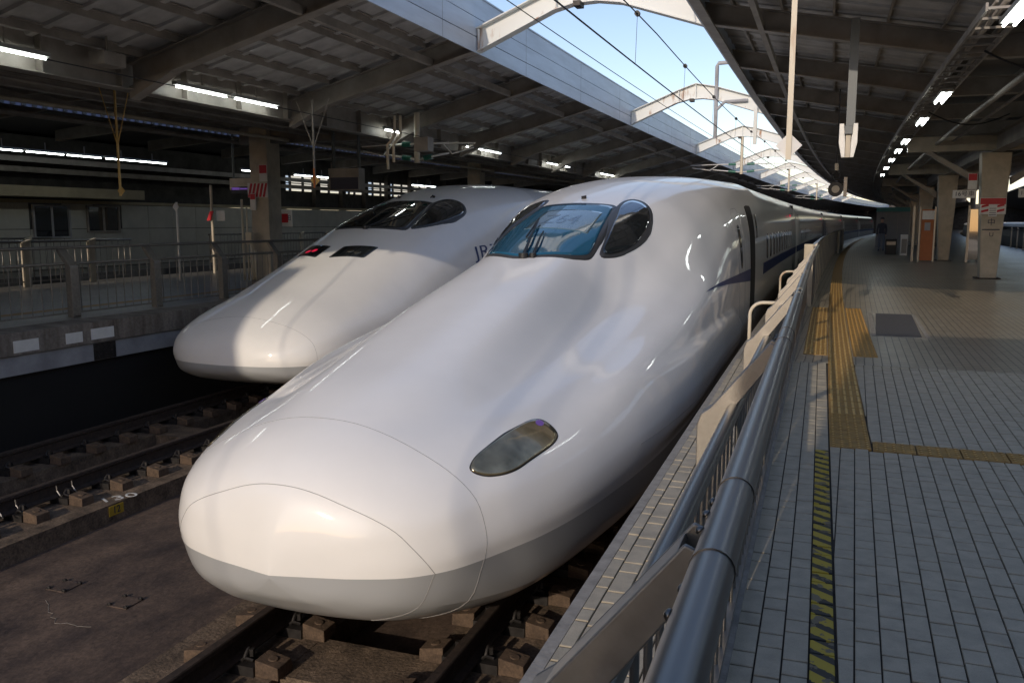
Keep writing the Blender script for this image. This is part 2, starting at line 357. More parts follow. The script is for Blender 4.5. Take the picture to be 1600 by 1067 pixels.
pl = MB().box(-6.997, -6.985, 6.90, 7.10, SLAB - .125, SLAB - .02).build("number_plate", M_pyel, tr2)
text("plate_mark", "12", .11, M_signdk, tr2, (-6.983, 7.0, SLAB - .073), (pi / 2, 0, pi / 2))

# near platform ------------------------------------------------------------
PE = -0.852
pf = MB()
sweep(pf, rect(PE + .03, 9.6, -1.86, -.012), -14, 260, 4)
platform = setting(pf, "platform", [M_joint]); 
g = MB(); sweep(g, rect(PE - .02, PE + .03, -.16, -.002), -14, 150, 3); g.build("kerb_strip", M_kerb, platform)
g = MB(); sweep(g, rect(PE + .03, PE + .16, -1.2, -.16), -14, 150, 3); g.build("platform_face", M_conc, platform)
TW, TJ = .088, .0058
LONG, SHORT = .217, .108; PER = LONG + SHORT
ANG = atan2(1336 - 800, 1350 / cos(PITCH)) - YAW   # paving inside is laid a touch askew to the edge
ca, sa = cos(ANG), sin(ANG)
def to_w(u, v): return (0.170 + u * ca + v * sa, 2.90 - u * sa + v * ca)
def to_uv(x, y): x -= .170; y -= 2.90; return (x * ca - y * sa, x * sa + y * ca)
def clip_poly(P, a, b, c):          # keep a*x+b*y<=c
    out = []
    for i in range(len(P)):
        p, q = P[i - 1], P[i]; dp, dq = a * p[0] + b * p[1] - c, a * q[0] + b * q[1] - c
        if (dp <= 0) != (dq <= 0):
            t = dp / (dp - dq); out.append((p[0] + (q[0] - p[0]) * t, p[1] + (q[1] - p[1]) * t))
        if dq <= 0: out.append(q)
    return out
def proj(p):
    x, y, z = p; cy, sy, cp, sp = cos(YAW), sin(YAW), cos(PITCH), sin(PITCH)
    fx, fy = x * cy + y * sy, -x * sy + y * cy; dz = z - EYE
    d = fy * cp - dz * sp; u = fy * sp + dz * cp
    return (800 + 1350 * fx / d, 533.5 - 1350 * u / d, d) if d > .05 else (-9999, -9999, d)
TACT = .27
def in_tactile(x, y):
    if .116 < x < .39 and y > 6.06: return True
    u, v = to_uv(x, y)
    if x > .38 and 3.165 < v < 3.165 + TACT: return True
    
    return False
tiles = []
YT = 9.8
def add_tile(P, hz, key):
    c = (sum(p[0] for p in P) / len(P), sum(p[1] for p in P) / len(P))
    if in_tactile(*c): return
    px, py, d = proj((c[0], c[1], 0))
    vis = -60 < px < 1660 and py < 1130 and d > 0
    if d < 0 or px > 2100 or px < -400: return
    tiles.append((d if vis else 99 + abs(d), P, hz, key))
x1 = .114; k = 0
while x1 > PE + .035:
    x0 = max(x1 - TW, PE + .03); v = 1.2 + (k % 2) * PER * .5 + random.uniform(-.02, .02)
    y = v; lng = True
    while y < YT:
        l = LONG if lng else SHORT
        add_tile([(x0 + TJ / 2, y + .0055), (x1 - TJ / 2, y + .0055), (x1 - TJ / 2, y + l - .0055), (x0 + TJ / 2, y + l - .0055)], k == 0 and y < 5.95, (round(x1 - x0, 3), lng))
        y += l; lng = not lng
    x1 = x0; k += 1
for c in range(-3, 40):
    u0, u1 = c * TW, (c + 1) * TW; v = -2.2 + (c % 2) * PER * .5 + random.uniform(-.02, .02); lng = True
    while v < YT - 2.5:
        l = LONG if lng else SHORT
        R4 = [to_w(u0 + TJ / 2, v + .0055), to_w(u1 - TJ / 2, v + .0055), to_w(u1 - TJ / 2, v + l - .0055), to_w(u0 + TJ / 2, v + l - .0055)]
        xl = .122 if R4[0][1] < 6.06 else .392
        q = clip_poly(R4, -1, 0, -xl); q = clip_poly(q, 0, 1, YT)
        if len(q) >= 3:
            # trim against the crosswise tactile band
            va, vb = 3.165, 3.165 + TACT
            vm = sum(to_uv(*p)[1] for p in q) / len(q)
            if q[0][0] > .3 or True:
                if vm < (va + vb) / 2: q2 = [(p[0], p[1]) for p in clip_poly(q, sa, ca, va - .004 + .170 * sa + 2.90 * ca)] if max(p[0] for p in q) > .392 and va - .3 < vm < vb else q
                else: q2 = clip_poly(q, -sa, -ca, -(vb + .004 + .170 * sa + 2.90 * ca)) if max(p[0] for p in q) > .392 and vm < vb + .3 else q
                q = q2
            if len(q) >= 3:
                area = abs(sum(q[i - 1][0] * q[i][1] - q[i][0] * q[i - 1][1] for i in range(len(q)))) / 2
                if area > .0006: add_tile(q, False, ("w", lng) if area > .95 * (TW - TJ) * (l - TJ) else None)
        v += l; lng = not lng
tiles.sort(key=lambda t: t[0])
def tile_mb(mb, P, dz=0.0):
    n = len(P); e = .0035; c = (sum(p[0] for p in P) / n, sum(p[1] for p in P) / n)
    tx, ty = random.uniform(-.004, .004), random.uniform(-.003, .003)
    ins = []
    for p in P:
        dx, dy = c[0] - p[0], c[1] - p[1]; L = sqrt(dx * dx + dy * dy); ins.append((p[0] + dx / L * e, p[1] + dy / L * e))
    f = lambda p, z: (p[0], p[1], z + dz + (p[0] - c[0]) * tx * 3 + (p[1] - c[1]) * ty)
    V = [(p[0], p[1], -.013) for p in P] + [f(p, -.0025) for p in P] + [f(p, 0) for p in ins]
    F = [[2 * n + i for i in range(n)]]
    for i in range(n):
        j = (i + 1) % n; F += [[i, j, n + j, n + i], [n + i, n + j, 2 * n + j, 2 * n + i]]
    mb.add(V, F)
def fixo(P):
    a = sum(P[i - 1][0] * P[i][1] - P[i][0] * P[i - 1][1] for i in range(len(P))); return P if a > 0 else P[::-1]
rest, rest_h = MB(), MB()
for i, (d, P, hz, key) in enumerate(tiles):
    P = fixo(P); dz = random.uniform(-.0012, .0008)
    if i < 290:
        mb = MB(); tile_mb(mb, P, dz); mb.build("paving_tile", M_haz if hz else M_tile, platform)
    else: tile_mb(rest_h if hz else rest, P, dz)
rest.build("paving_tiles", M_tile, platform, kind="stuff")
if rest_h.v: rest_h.build("taped_tiles", M_haz, platform, kind="stuff")
# beyond the built tiles
g = MB()
def sheet(mb, xa, xb, ya, yb, z, st=4):
    yy = ys(ya, yb, st)
    for a, b in zip(yy, yy[1:]): mb.add([W(xa, a, z), W(xb, a, z), W(xb, b, z), W(xa, b, z)], [(0, 1, 2, 3)])
sheet(g, PE + .03, 9.6, YT - .01, 260, -.001)
sheet(g, 3.35, 9.6, -14, YT - .01, -.001); sheet(g, PE + .03, 3.35, -14, 1.0, -.001)
g.build("far_paving", M_pave, platform, kind="stuff")
# tactile blocks
def tact_bar():
    g = MB(); h = TACT - .006; g.box(0.003, h, 0.003, h, -.013, .0005)
    for i in range(5):
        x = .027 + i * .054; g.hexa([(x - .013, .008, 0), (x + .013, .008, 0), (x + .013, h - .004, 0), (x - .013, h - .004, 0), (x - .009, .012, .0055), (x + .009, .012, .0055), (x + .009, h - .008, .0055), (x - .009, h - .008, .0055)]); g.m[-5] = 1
    return g
def tact_dot():
    g = MB(); h = TACT - .006; g.box(0.003, h, 0.003, h, -.013, .0005)
    for i in range(5):
        for j in range(5):
            x, y = .027 + i * .054, .027 + j * .054; k0 = len(g.v); n = 6
            for (r, z) in ((.014, 0), (.009, .0055)):
                for q in range(n): g.v.append(Vector((x + r * cos(2 * pi * q / n), y + r * sin(2 * pi * q / n), z)))
            for q in range(n): g.f.append([k0 + q, k0 + (q + 1) % n, k0 + n + (q + 1) % n, k0 + n + q]); g.m.append(0)
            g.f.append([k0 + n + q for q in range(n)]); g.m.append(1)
    return g
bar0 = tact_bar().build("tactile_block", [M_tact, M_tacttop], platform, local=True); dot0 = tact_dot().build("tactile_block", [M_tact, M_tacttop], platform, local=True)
used = set()
def put_tact(o, x, y, rz):
    if o.name in used: o = inst(o, platform)
    used.add(o.name); o.location = (x, y, .0015); o.rotation_euler = (0, 0, rz)
for i in range(4): put_tact(dot0, .118, 6.08 + i * TACT, 0)
y = 6.08 + 4 * TACT
while y < 24:
    if not 10.3 < y < 16.2: p = W(.118, y, 0); put_tact(bar0, p.x, p.y, TH(y))
    y += TACT
for i in range(22):
    yb = 10.4 + i * TACT
    for j in range(-1, 1): p = W(.118 + j * TACT, yb, 0); put_tact(bar0, p.x, p.y, TH(yb))
    p = W(.118 + TACT, yb, 0); put_tact(dot0, p.x, p.y, TH(yb))
for i in range(13):
    p = to_w(.112 + i * TACT, 3.165); put_tact(dot0, p[0], p[1], -ANG)
g = MB(); sheet(g, .118, .388, 24, 90, .003, 3); g.build("tactile_strip", M_tact, platform)
# dark cover plate in the floor
g = MB(); P4 = [(.75, 12.45), (1.313, 12.43), (1.456, 15.5), (.913, 15.52)]
g.prism([(p[0], p[1]) for p in P4], 0.000, .005, axis='z'); hatch = g.build("cover_plate", M_hatch, platform)
g = MB()
q = [to_uv(*p) for p in P4]; u0, v0, u1, v1 = q[0][0], q[0][1], q[2][0], q[2][1]
for (a, b, c, d) in ((u0 - .05, u0, v0 - .05, v1 + .05), (u1, u1 + .05, v0 - .05, v1 + .05), (u0, u1, v0 - .05, v0), (u0, u1, v1, v1 + .05)):
    g.prism([to_w(a, c), to_w(b, c), to_w(b, d), to_w(a, d)], -.001, .004, axis='z')
g.build("cover_frame", M_kerb, platform)

# left platform -------------------------------------------------------------
g = MB(); sweep(g, rect(-18.1, -10.35, -.14, 0), -12, 220, 4); platL = setting(g, "far_platform", M_paveL)
g = MB(); sweep(g, rect(-10.345, -10.30, -.30, .012), -12, 220, 4); g.build("edge_beam", M_conc, platL)
g = MB(); sweep(g, rect(-10.43, -10.345, -.58, -.315), -12, 220, 4); g.build("pale_girder", M_pale, platL)
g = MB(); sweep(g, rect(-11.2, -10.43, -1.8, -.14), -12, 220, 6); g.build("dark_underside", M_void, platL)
g = MB(); sweep(g, rect(-10.9, -10.36, 0.003, .012), -12, 220, 4); g.build("edge_course", M_conc, platL)
g = MB(); sheet(g, -12.6, -12.3, -5, 120, .004, 4); g.build("tactile_strip", M_tact, platL)
for (a, b, z0, z1) in ((8.66, 9.06, -.265, -.10), (9.52, 9.82, -.255, -.10), (9.98, 10.42, -.25, -.085)):
    MB().box(-10.30, -10.292, a, b, z0, z1).curve().build("white_patch", M_white2, platL)
g = MB(); g.box(-10.345, -10.335, 10.05, 10.48, -.575, -.32)
for a in (10.13, 10.40):
    for z in (-.38, -.45, -.52): g.dome((-10.335, a, z), (1, 0, 0), .018, 6)
g.curve(); g.build("splice_plate", M_clip, platL)
# third platform and the building behind it
g = MB(); sweep(g, rect(-30, -21.4, -1.8, -.05), -12, 220, 8); platC = setting(g, "third_platform", M_paveL)
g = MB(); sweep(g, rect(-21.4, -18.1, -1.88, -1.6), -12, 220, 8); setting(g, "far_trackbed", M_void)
# ------------------------------------------------------------------ trains
def pchip(xs, ys_, x):
    n = len(xs)
    if x <= xs[0]: return ys_[0]
    if x >= xs[-1]: return ys_[-1]
    i = 0
    while xs[i + 1] < x: i += 1
    h = [xs[k + 1] - xs[k] for k in range(n - 1)]; d = [(ys_[k + 1] - ys_[k]) / h[k] for k in range(n - 1)]
    def m(k):
        if k == 0: return d[0]
        if k == n - 1: return d[-1]
        if d[k - 1] * d[k] <= 0: return 0.0
        w1 = 2 * h[k] + h[k - 1]; w2 = h[k] + 2 * h[k - 1]
        return (w1 + w2) / (w1 / d[k - 1] + w2 / d[k])
    t = (x - xs[i]) / h[i]; a, b_ = m(i), m(i + 1)
    return (2 * t**3 - 3 * t**2 + 1) * ys_[i] + (t**3 - 2 * t**2 + t) * h[i] * a + (-2 * t**3 + 3 * t**2) * ys_[i + 1] + (t**3 - t**2) * h[i] * b_
def catmull(P, k):          # resample control polygon (first and last are end points)
    out = []
    for i in range(len(P) - 1):
        p0 = P[i - 1] if i else P[0]; p1 = P[i]; p2 = P[i + 1]; p3 = P[i + 2] if i + 2 < len(P) else (-P[-2][0], P[-2][1])
        if i == 0: p0 = (2 * P[0][0] - P[1][0], 2 * P[0][1] - P[1][1])
        for j in range(k):
            t = j / k; out.append(tuple(0.5 * ((2 * p1[c]) + (-p0[c] + p2[c]) * t + (2 * p0[c] - 5 * p1[c] + 4 * p2[c] - p3[c]) * t * t + (-p0[c] + 3 * p1[c] - 3 * p2[c] + p3[c]) * t**3) for c in (0, 1)))
    out.append(P[-1]); return out
class Nose:
    """half sections (x,z above rail) at distances d behind the tip; mirrored and lofted"""
    wing = False
    def __init__(s, xg, top, bot, secs, zg, L, xc, s_tip):
        s.xg, s.top, s.bot, s.secs, s.zg, s.L, s.xc, s.tip = xg, top, bot, secs, zg, L, xc, s_tip
    def section(s, d, k=8):
        zg0 = s.zg; s_zg = s.zg - (.004 * max(0, 1 - d / .14) ** 1.5 if s.wing else 0)
        g = pchip(s.xg[0], s.xg[1], d); t = pchip(s.top[0], s.top[1], d); b = pchip(s.bot[0], s.bot[1], d)
        ds = [q[0] for q in s.secs]; dd = max(d, ds[0])
        P = [(pchip(ds, [q[1][i][0] for q in s.secs], dd), pchip(ds, [q[1][i][1] for q in s.secs], dd)) for i in range(9)]
        gx, gt = P[0][0], P[-1][1]
        P = [(p[0] / gx * g, s_zg + (p[1] - zg0) / (gt - zg0) * (t - s_zg)) for p in P]
        up = catmull(P, k)
        if s.wing:
            rmp = lambda a, b_, v: (lambda q: q * q * (3 - 2 * q))(max(0, min(1, (v - a) / (b_ - a))))
            A = .050 * rmp(2.2, 5.0, d) * (1 - rmp(9.2, 10.2, d)); zc = 1.52 + .03 * rmp(3, 7, d) - .45 * rmp(8.2, 10.4, d)
            up = [(x + A * rmp(zc + .015, zc - .10, z) * rmp(.78, .95, z), z) if x > .8 else (x, z) for x, z in up]
        xb = max(g - (0.20 + .05 * max(0, 1 - d / 1.5)) * min(1, g / .9), g * .70); lo = s_zg - b
        Q = [(0, b), (xb * .55, b + lo * .04), (xb * .86, b + lo * .13), (xb + (g - xb) * .55, b + lo * .42), (g, s_zg)]
        low = []
        for i in range(4):
            p0 = Q[i - 1] if i else (-Q[1][0], Q[1][1]); p1, p2 = Q[i], Q[i + 1]; p3 = Q[i + 2] if i < 3 else (2 * Q[4][0] - Q[3][0], 2 * Q[4][1] - Q[3][1])
            for j in range(4):
                u = j / 4; low.append(tuple(0.5 * ((2 * p1[c]) + (-p0[c] + p2[c]) * u + (2 * p0[c] - 5 * p1[c] + 4 * p2[c] - p3[c]) * u * u + (-p0[c] + 3 * p1[c] - 3 * p2[c] + p3[c]) * u**3) for c in (0, 1)))
        return low, up
    def P(s, x, d, z): return W(s.xc + x, s.tip + d, RAIL + z)
    def mesh(s):
        ds = [0.0]; d = 0.0008
        while d < s.L:
            ds.append(d); d += max(0.0016, min(0.12, 0.085 * d**.62 + .001)) if d > 0.004 else .0016
        ds.append(s.L)
        up_mb, lo_mb = MB(), MB()
        for part, mb in ((1, up_mb), (0, lo_mb)):
            rows = []
            for d in ds:
                sec = s.section(d)[part]
                if part == 0: sec = sec + [s.section(d)[1][0]]
                half = [(p[0], p[1]) for p in sec]
                row = ([(-p[0], p[1]) for p in half] + [(p[0], p[1]) for p in half[::-1]][1:]) if part == 1 else ([(-p[0], p[1]) for p in half[::-1]] + [(p[0], p[1]) for p in half][1:])
                rows.append([s.P(p[0], d, p[1]) for p in row])
            n = len(rows[0])
            for r in rows: mb.v += r
            for i in range(len(rows) - 1):
                for j in range(n - 1):
                    f = [i * n + j, i * n + j + 1, (i + 1) * n + j + 1, (i + 1) * n + j]
                    mb.f.append(f if part == 0 else f[::-1]); mb.m.append(0)
        return up_mb, lo_mb
def bvh_of(mb): return BVHTree.FromPolygons([tuple(v) for v in mb.v], mb.f)
def snap(bvh, p, off):
    q, nrm, i, d_ = bvh.find_nearest(p)
    if nrm.dot(p - q) < 0 and nrm.z < -0.2: nrm = -nrm
    return q + nrm * off
def outward(bvh, p, off, cen):
    q, nrm, i, d_ = bvh.find_nearest(p)
    if nrm.dot(q - cen) < 0: nrm = -nrm
    return q + nrm * off
def poly_resample(P, n):
    P = [Vector(p) for p in P]; L = [0]
    for i in range(len(P)): L.append(L[-1] + (P[(i + 1) % len(P)] - P[i]).length)
    out = []
    for k in range(n):
        t = L[-1] * k / n; i = 0
        while L[i + 1] < t: i += 1
        f = (t - L[i]) / max(1e-9, L[i + 1] - L[i]); out.append(P[i].lerp(P[(i + 1) % len(P)], f))
    return out
def rounded(P, r=0.18, k=4):    # round the corners of a closed outline
    out = []; n = len(P); P = [Vector(p) for p in P]
    for i in range(n):
        a, b, c = P[i - 1], P[i], P[(i + 1) % n]
        ra = min(r, (a - b).length * .45); rc = min(r, (c - b).length * .45)
        p, q = b + (a - b).normalized() * ra, b + (c - b).normalized() * rc
        for j in range(k + 1):
            t = j / k; out.append(p * (1 - t)**2 + b * 2 * t * (1 - t) + q * t * t)
    return out
def patch(bvh, outline, off, cen, rings=12, n=96):
    """a curved pane: the outline (world points near the shell) filled and laid on the shell, raised by off; rim goes back down"""
    O = poly_resample(outline, n); c = sum(O, Vector()) / n
    mb = MB()
    mb.v.append(outward(bvh, c, off, cen))
    for r in range(1, rings + 1):
        for p in O: mb.v.append(outward(bvh, c.lerp(p, r / rings), off, cen))
    for p in O: mb.v.append(outward(bvh, p, -0.01, cen))
    for j in range(n): mb.f.append([0, 1 + j, 1 + (j + 1) % n]); mb.m.append(0)
    for r in range(rings):
        for j in range(n):
            a = 1 + r * n; b_ = a + n; mb.f.append([a + j, b_ + j, b_ + (j + 1) % n, a + (j + 1) % n]); mb.m.append(0)
    # orient outward
    f = mb.f[n + 3]; nn = (mb.v[f[1]] - mb.v[f[0]]).cross(mb.v[f[2]] - mb.v[f[0]])
    if nn.dot(mb.v[f[0]] - cen) < 0: mb.f = [g[::-1] for g in mb.f]
    return mb
def line_on(bvh, pts, r, cen, off=0.0, n=6, closed=False):
    mb = MB(); mb.tube([outward(bvh, p, off, cen) for p in pts], r, n, closed=closed); return mb
def densify(P, st=0.05, closed=False):
    out = []; m = len(P)
    for i in range(m if closed else m - 1):
        a, b = Vector(P[i]), Vector(P[(i + 1) % m]); k = max(1, int((b - a).length / st))
        out += [a.lerp(b, j / k) for j in range(k)]
    if not closed: out.append(Vector(P[-1]))
    return out

def train_rest(t, ns, roofsec, first_end, ncars, zg, lamp=True, stripe=True, door_d=None):
    """the carriages behind the leading one; windows, doors and lamps are sub-parts"""
    s0 = ns.tip + ns.L
    half = roofsec
    full = [(-p[0], p[1]) for p in half] + [(p[0], p[1]) for p in half[::-1]][1:]
    bvx = max(p[0] for p in half)
    for k in range(ncars + 1):
        a = s0 if k == 0 else first_end + 0.35 + (k - 1) * 25.0
        b = first_end if k == 0 else a + 24.65
        mb = MB()
        yy = ys(a, b, 2.5)
        if k: yy = [a, a + .06] + yy[1:]
        yy = yy[:-1] + [b - .06, b]
        rows = []
        for i, y in enumerate(yy):
            sc_ = 0.965 if ((i == 0 and k) or i == len(yy) - 1) else 1.0
            rows.append([W(ns.xc + p[0] * sc_, y, RAIL + .2 + (p[1] - .2) * sc_) for p in full])
        n = len(full)
        for r in rows: mb.v += r
        for i in range(len(rows) - 1):
            for j in range(n - 1): mb.f.append([i * n + j, i * n + j + 1, (i + 1) * n + j + 1, (i + 1) * n + j][::-1]); mb.m.append(0)
        mb.f.append(list(range(n))); mb.m.append(0); e = (len(rows) - 1) * n; mb.f.append([e + j for j in range(n)][::-1]); mb.m.append(0)
        car = mb.build("carriage_shell" if k == 0 else "carriage", M_white, t, smooth=True, angle=50)
        if k:   # dark bellows between the cars
            g = MB(); g.prism([(ns.xc - bvx * .9, .5), (ns.xc - bvx * .9, 3.3), (ns.xc + bvx * .9, 3.3), (ns.xc + bvx * .9, .5)], a - .36, a + .02)
            g.v = [W(p.x, p.y, p.z + RAIL) for p in g.v]; g.build("bellows", M_rubber, car)
        if stripe:
            for (z0, z1) in ((1.70, 1.92),):
                g = MB(); sweep(g, [(ns.xc + bvx + .001, RAIL + z0), (ns.xc + bvx + .001, RAIL + z1), (ns.xc + bvx + .006, RAIL + z1), (ns.xc + bvx + .006, RAIL + z0)], a + .1, b - .1, 2.5)
                g.build("side_stripe", M_blue, car)
        # grey lower band
        y = a + (2.9 if k else .9)
        side = 1
        def xa(z):
            best = bvx
            for (p, q) in zip(half, half[1:]):
                if p[0] > 1.2 and q[0] > 1.0 and min(p[1], q[1]) <= z <= max(p[1], q[1]) and z > .8: best = p[0] + (q[0] - p[0]) * (z - p[1]) / max(1e-6, q[1] - p[1])
            return ns.xc + best
        while y < b - 2.2 and k < 6:
            g = MB(); x = ns.xc + bvx * side
            pts = rounded([(y, 1.98), (y, 2.5), (y + .46, 2.5), (y + .46, 1.98)], .12, 3)
            g.v = [W(xa(p[1]) - .004, p[0], RAIL + p[1]) for p in pts] + [W(xa(p[1]) + .004, p[0], RAIL + p[1]) for p in pts]
            m = len(pts); g.f = [[i + m for i in range(m)]] + [[i, (i + 1) % m, (i + 1) % m + m, i + m] for i in range(m)]; g.m = [0] * len(g.f)
            g.build("window", M_glass, car); y += 1.04
        for yd in ([a + 1.2, b - 1.7] if k else [b - 1.7]):
            g = MB(); x = ns.xc + bvx
            g.v = []; pts = rounded([(yd, 1.22), (yd, 3.02), (yd + .72, 3.02), (yd + .72, 1.22)], .1, 3); pts = densify([(p[0], p[1], 0) for p in pts], .25, True)
            for q in (0, 1):
                for p in pts: g.v.append(W(xa(p[1]) + (-.004, .005)[q], p[0], RAIL + p[1]))
            m = len(pts); g.f = [[i + m for i in range(m)]] + [[i, (i + 1) % m, (i + 1) % m + m, i + m] for i in range(m)]; g.m = [0] * len(g.f)
            g.build("door", M_gasket, car)
        if lamp and k < 6:
            g = MB(); p = W(ns.xc + bvx - .055, b - 3.4, RAIL + 2.92); g.dome(p, (1, 0, .2), .045, 8); g.build("side_lamp", M_red, car, smooth=True)

# --- leading train (white, long wedge nose) --------------------------------
XC1 = -2.84
SECS1 = [
 (0.60, [(1.13, .76), (1.15, .86), (1.135, .98), (1.08, 1.12), (.95, 1.24), (.76, 1.345), (.5, 1.45), (.25, 1.512), (0, 1.53)]),
 (1.50, [(1.38, .76), (1.405, .88), (1.395, 1.03), (1.335, 1.18), (1.22, 1.30), (1.02, 1.42), (.74, 1.535), (.40, 1.73), (0, 1.77)]),
 (3.00, [(1.60, .76), (1.63, .92), (1.63, 1.12), (1.58, 1.31), (1.445, 1.51), (1.20, 1.575), (.80, 1.72), (.46, 2.055), (0, 2.11)]),
 (4.50, [(1.67, .76), (1.69, .94), (1.69, 1.20), (1.65, 1.43), (1.52, 1.66), (1.24, 1.775), (.84, 1.90), (.455, 2.35), (0, 2.43)]),
 (6.00, [(1.68, .76), (1.695, .97), (1.695, 1.28), (1.665, 1.57), (1.58, 1.83), (1.36, 2.0), (1.07, 2.29), (.69, 2.71), (0, 2.84)]),
 (7.50, [(1.68, .76), (1.69, 1.0), (1.695, 1.38), (1.68, 1.70), (1.605, 1.98), (1.47, 2.31), (1.24, 2.74), (.80, 3.06), (0, 3.15)]),
 (9.00, [(1.68, .76), (1.69, 1.02), (1.695, 1.48), (1.675, 1.92), (1.62, 2.34), (1.49, 2.74), (1.23, 3.09), (.76, 3.29), (0, 3.35)]),
 (11.0, [(1.68, .76), (1.69, 1.05), (1.695, 1.58), (1.68, 2.13), (1.635, 2.60), (1.51, 3.01), (1.24, 3.31), (.72, 3.46), (0, 3.50)]),
 (14.0, [(1.68, .76), (1.69, 1.1), (1.695, 1.7), (1.68, 2.3), (1.635, 2.80), (1.51, 3.19), (1.22, 3.44), (.70, 3.55), (0, 3.58)])]
XG1 = ([0, .019, .041, .066, .09, .118, .15, .2, .3, .43, .6, .8, 1.1, 1.5, 2.05, 2.7, 3.7, 5, 14], [0.0, .10, .20, .32, .43, .52, .61, .72, .85, .96, 1.05, 1.14, 1.26, 1.37, 1.47, 1.56, 1.64, 1.68, 1.68])
TOP1 = ([0, .01, .03, .07, .12, .2, .3, .45, .6, 1, 1.5, 2.2, 3, 3.8, 4.5, 5.2, 6, 6.6, 7.5, 9, 11, 14], [.765, .90, 1.02, 1.15, 1.24, 1.32, 1.39, 1.47, 1.53, 1.655, 1.77, 1.93, 2.11, 2.28, 2.44, 2.63, 2.84, 2.98, 3.15, 3.35, 3.50, 3.58])
BOT1 = ([0, .02, .06, .12, .2, .35, .55, .8, 1.2, 14], [.74, .68, .60, .54, .47, .38, .31, .24, .18, .15])
n1 = Nose(XG1, TOP1, BOT1, SECS1, .76, 14.0, XC1, 3.91)
n1.wing = True
up1, lo1 = n1.mesh()
t1 = thing("bullet_train", (XC1, 3.91, RAIL), "white bullet train nearest the railing, with blue windscreen and one oblong headlamp showing", "train")
body1 = up1.build("nose_body", M_white, t1, smooth=True)
low1 = lo1.build("nose_underside", M_grey, t1, smooth=True, angle=14)
B1 = bvh_of(up1); B1l = bvh_of(lo1)
roof1 = [(p[0], p[1]) for p in (n1.section(14.0)[0] + n1.section(14.0)[1])]
train_rest(t1, n1, roof1, 31.3, 4, .76)

# --- second train (duck-bill nose, paired slanted lamps) --------------------
XC2 = -8.3; TIP2 = 10.45
SECS2 = [
 (0.60, [(1.13, .62), (1.15, .72), (1.135, .84), (1.08, .98), (.95, 1.10), (.76, 1.2), (.5, 1.28), (.25, 1.33), (0, 1.35)]),
 (1.50, [(1.42, .62), (1.45, .76), (1.43, .94), (1.36, 1.12), (1.22, 1.27), (1.02, 1.40), (.74, 1.53), (.38, 1.63), (0, 1.66)]),
 (3.00, [(1.62, .62), (1.65, .80), (1.64, 1.04), (1.57, 1.28), (1.43, 1.52), (1.22, 1.76), (.90, 2.00), (.48, 2.16), (0, 2.20)]),
 (4.20, [(1.67, .62), (1.69, .86), (1.68, 1.16), (1.61, 1.47), (1.48, 1.80), (1.25, 2.15), (.95, 2.42), (.50, 2.56), (0, 2.60)]),
 (5.80, [(1.69, .62), (1.70, .92), (1.69, 1.32), (1.63, 1.75), (1.52, 2.15), (1.30, 2.56), (1.00, 2.88), (.52, 3.05), (0, 3.09)]),
 (7.50, [(1.69, .62), (1.70, 1.0), (1.695, 1.5), (1.66, 2.0), (1.57, 2.5), (1.38, 2.92), (1.05, 3.26), (.55, 3.43), (0, 3.47)]),
 (10.0, [(1.69, .62), (1.70, 1.1), (1.695, 1.7), (1.68, 2.3), (1.63, 2.82), (1.49, 3.22), (1.18, 3.49), (.65, 3.62), (0, 3.66)])]
XG2 = ([0, .008, .02, .05, .09, .13, .2, .3, .43, .6, .8, 1.1, 1.5, 2.2, 3, 4.2, 10], [0.0, .20, .36, .58, .74, .86, 1.00, 1.14, 1.26, 1.35, 1.42, 1.49, 1.54, 1.60, 1.64, 1.67, 1.69])
TOP2 = ([0, .01, .03, .07, .12, .2, .3, .45, .6, 1, 1.5, 2.2, 3, 4.2, 5, 5.8, 6.6, 7.5, 8.7, 10], [.62, .70, .80, .92, 1.0, 1.09, 1.17, 1.27, 1.35, 1.52, 1.68, 1.92, 2.20, 2.60, 2.86, 3.09, 3.29, 3.47, 3.60, 3.66])
BOT2 = ([0, .02, .06, .12, .2, .35, .55, .8, 1.2, 10], [.60, .54, .48, .43, .38, .32, .27, .23, .18, .15])
n2 = Nose(XG2, TOP2, BOT2, SECS2, .62, 10.0, XC2, TIP2)
up2, lo2 = n2.mesh()
t2 = thing("bullet_train", (XC2, TIP2, RAIL), "white bullet train on the farther track, with dark glass and slanted red and clear lamps", "train")
body2 = up2.build("nose_body", M_white, t2, smooth=True)
low2 = lo2.build("nose_underside", M_grey, t2, smooth=True)
B2 = bvh_of(up2)
roof2 = [(p[0], p[1]) for p in (n2.section(10.0)[0] + n2.section(10.0)[1])]
train_rest(t2, n2, roof2, TIP2 + 27.35, 4, .62)
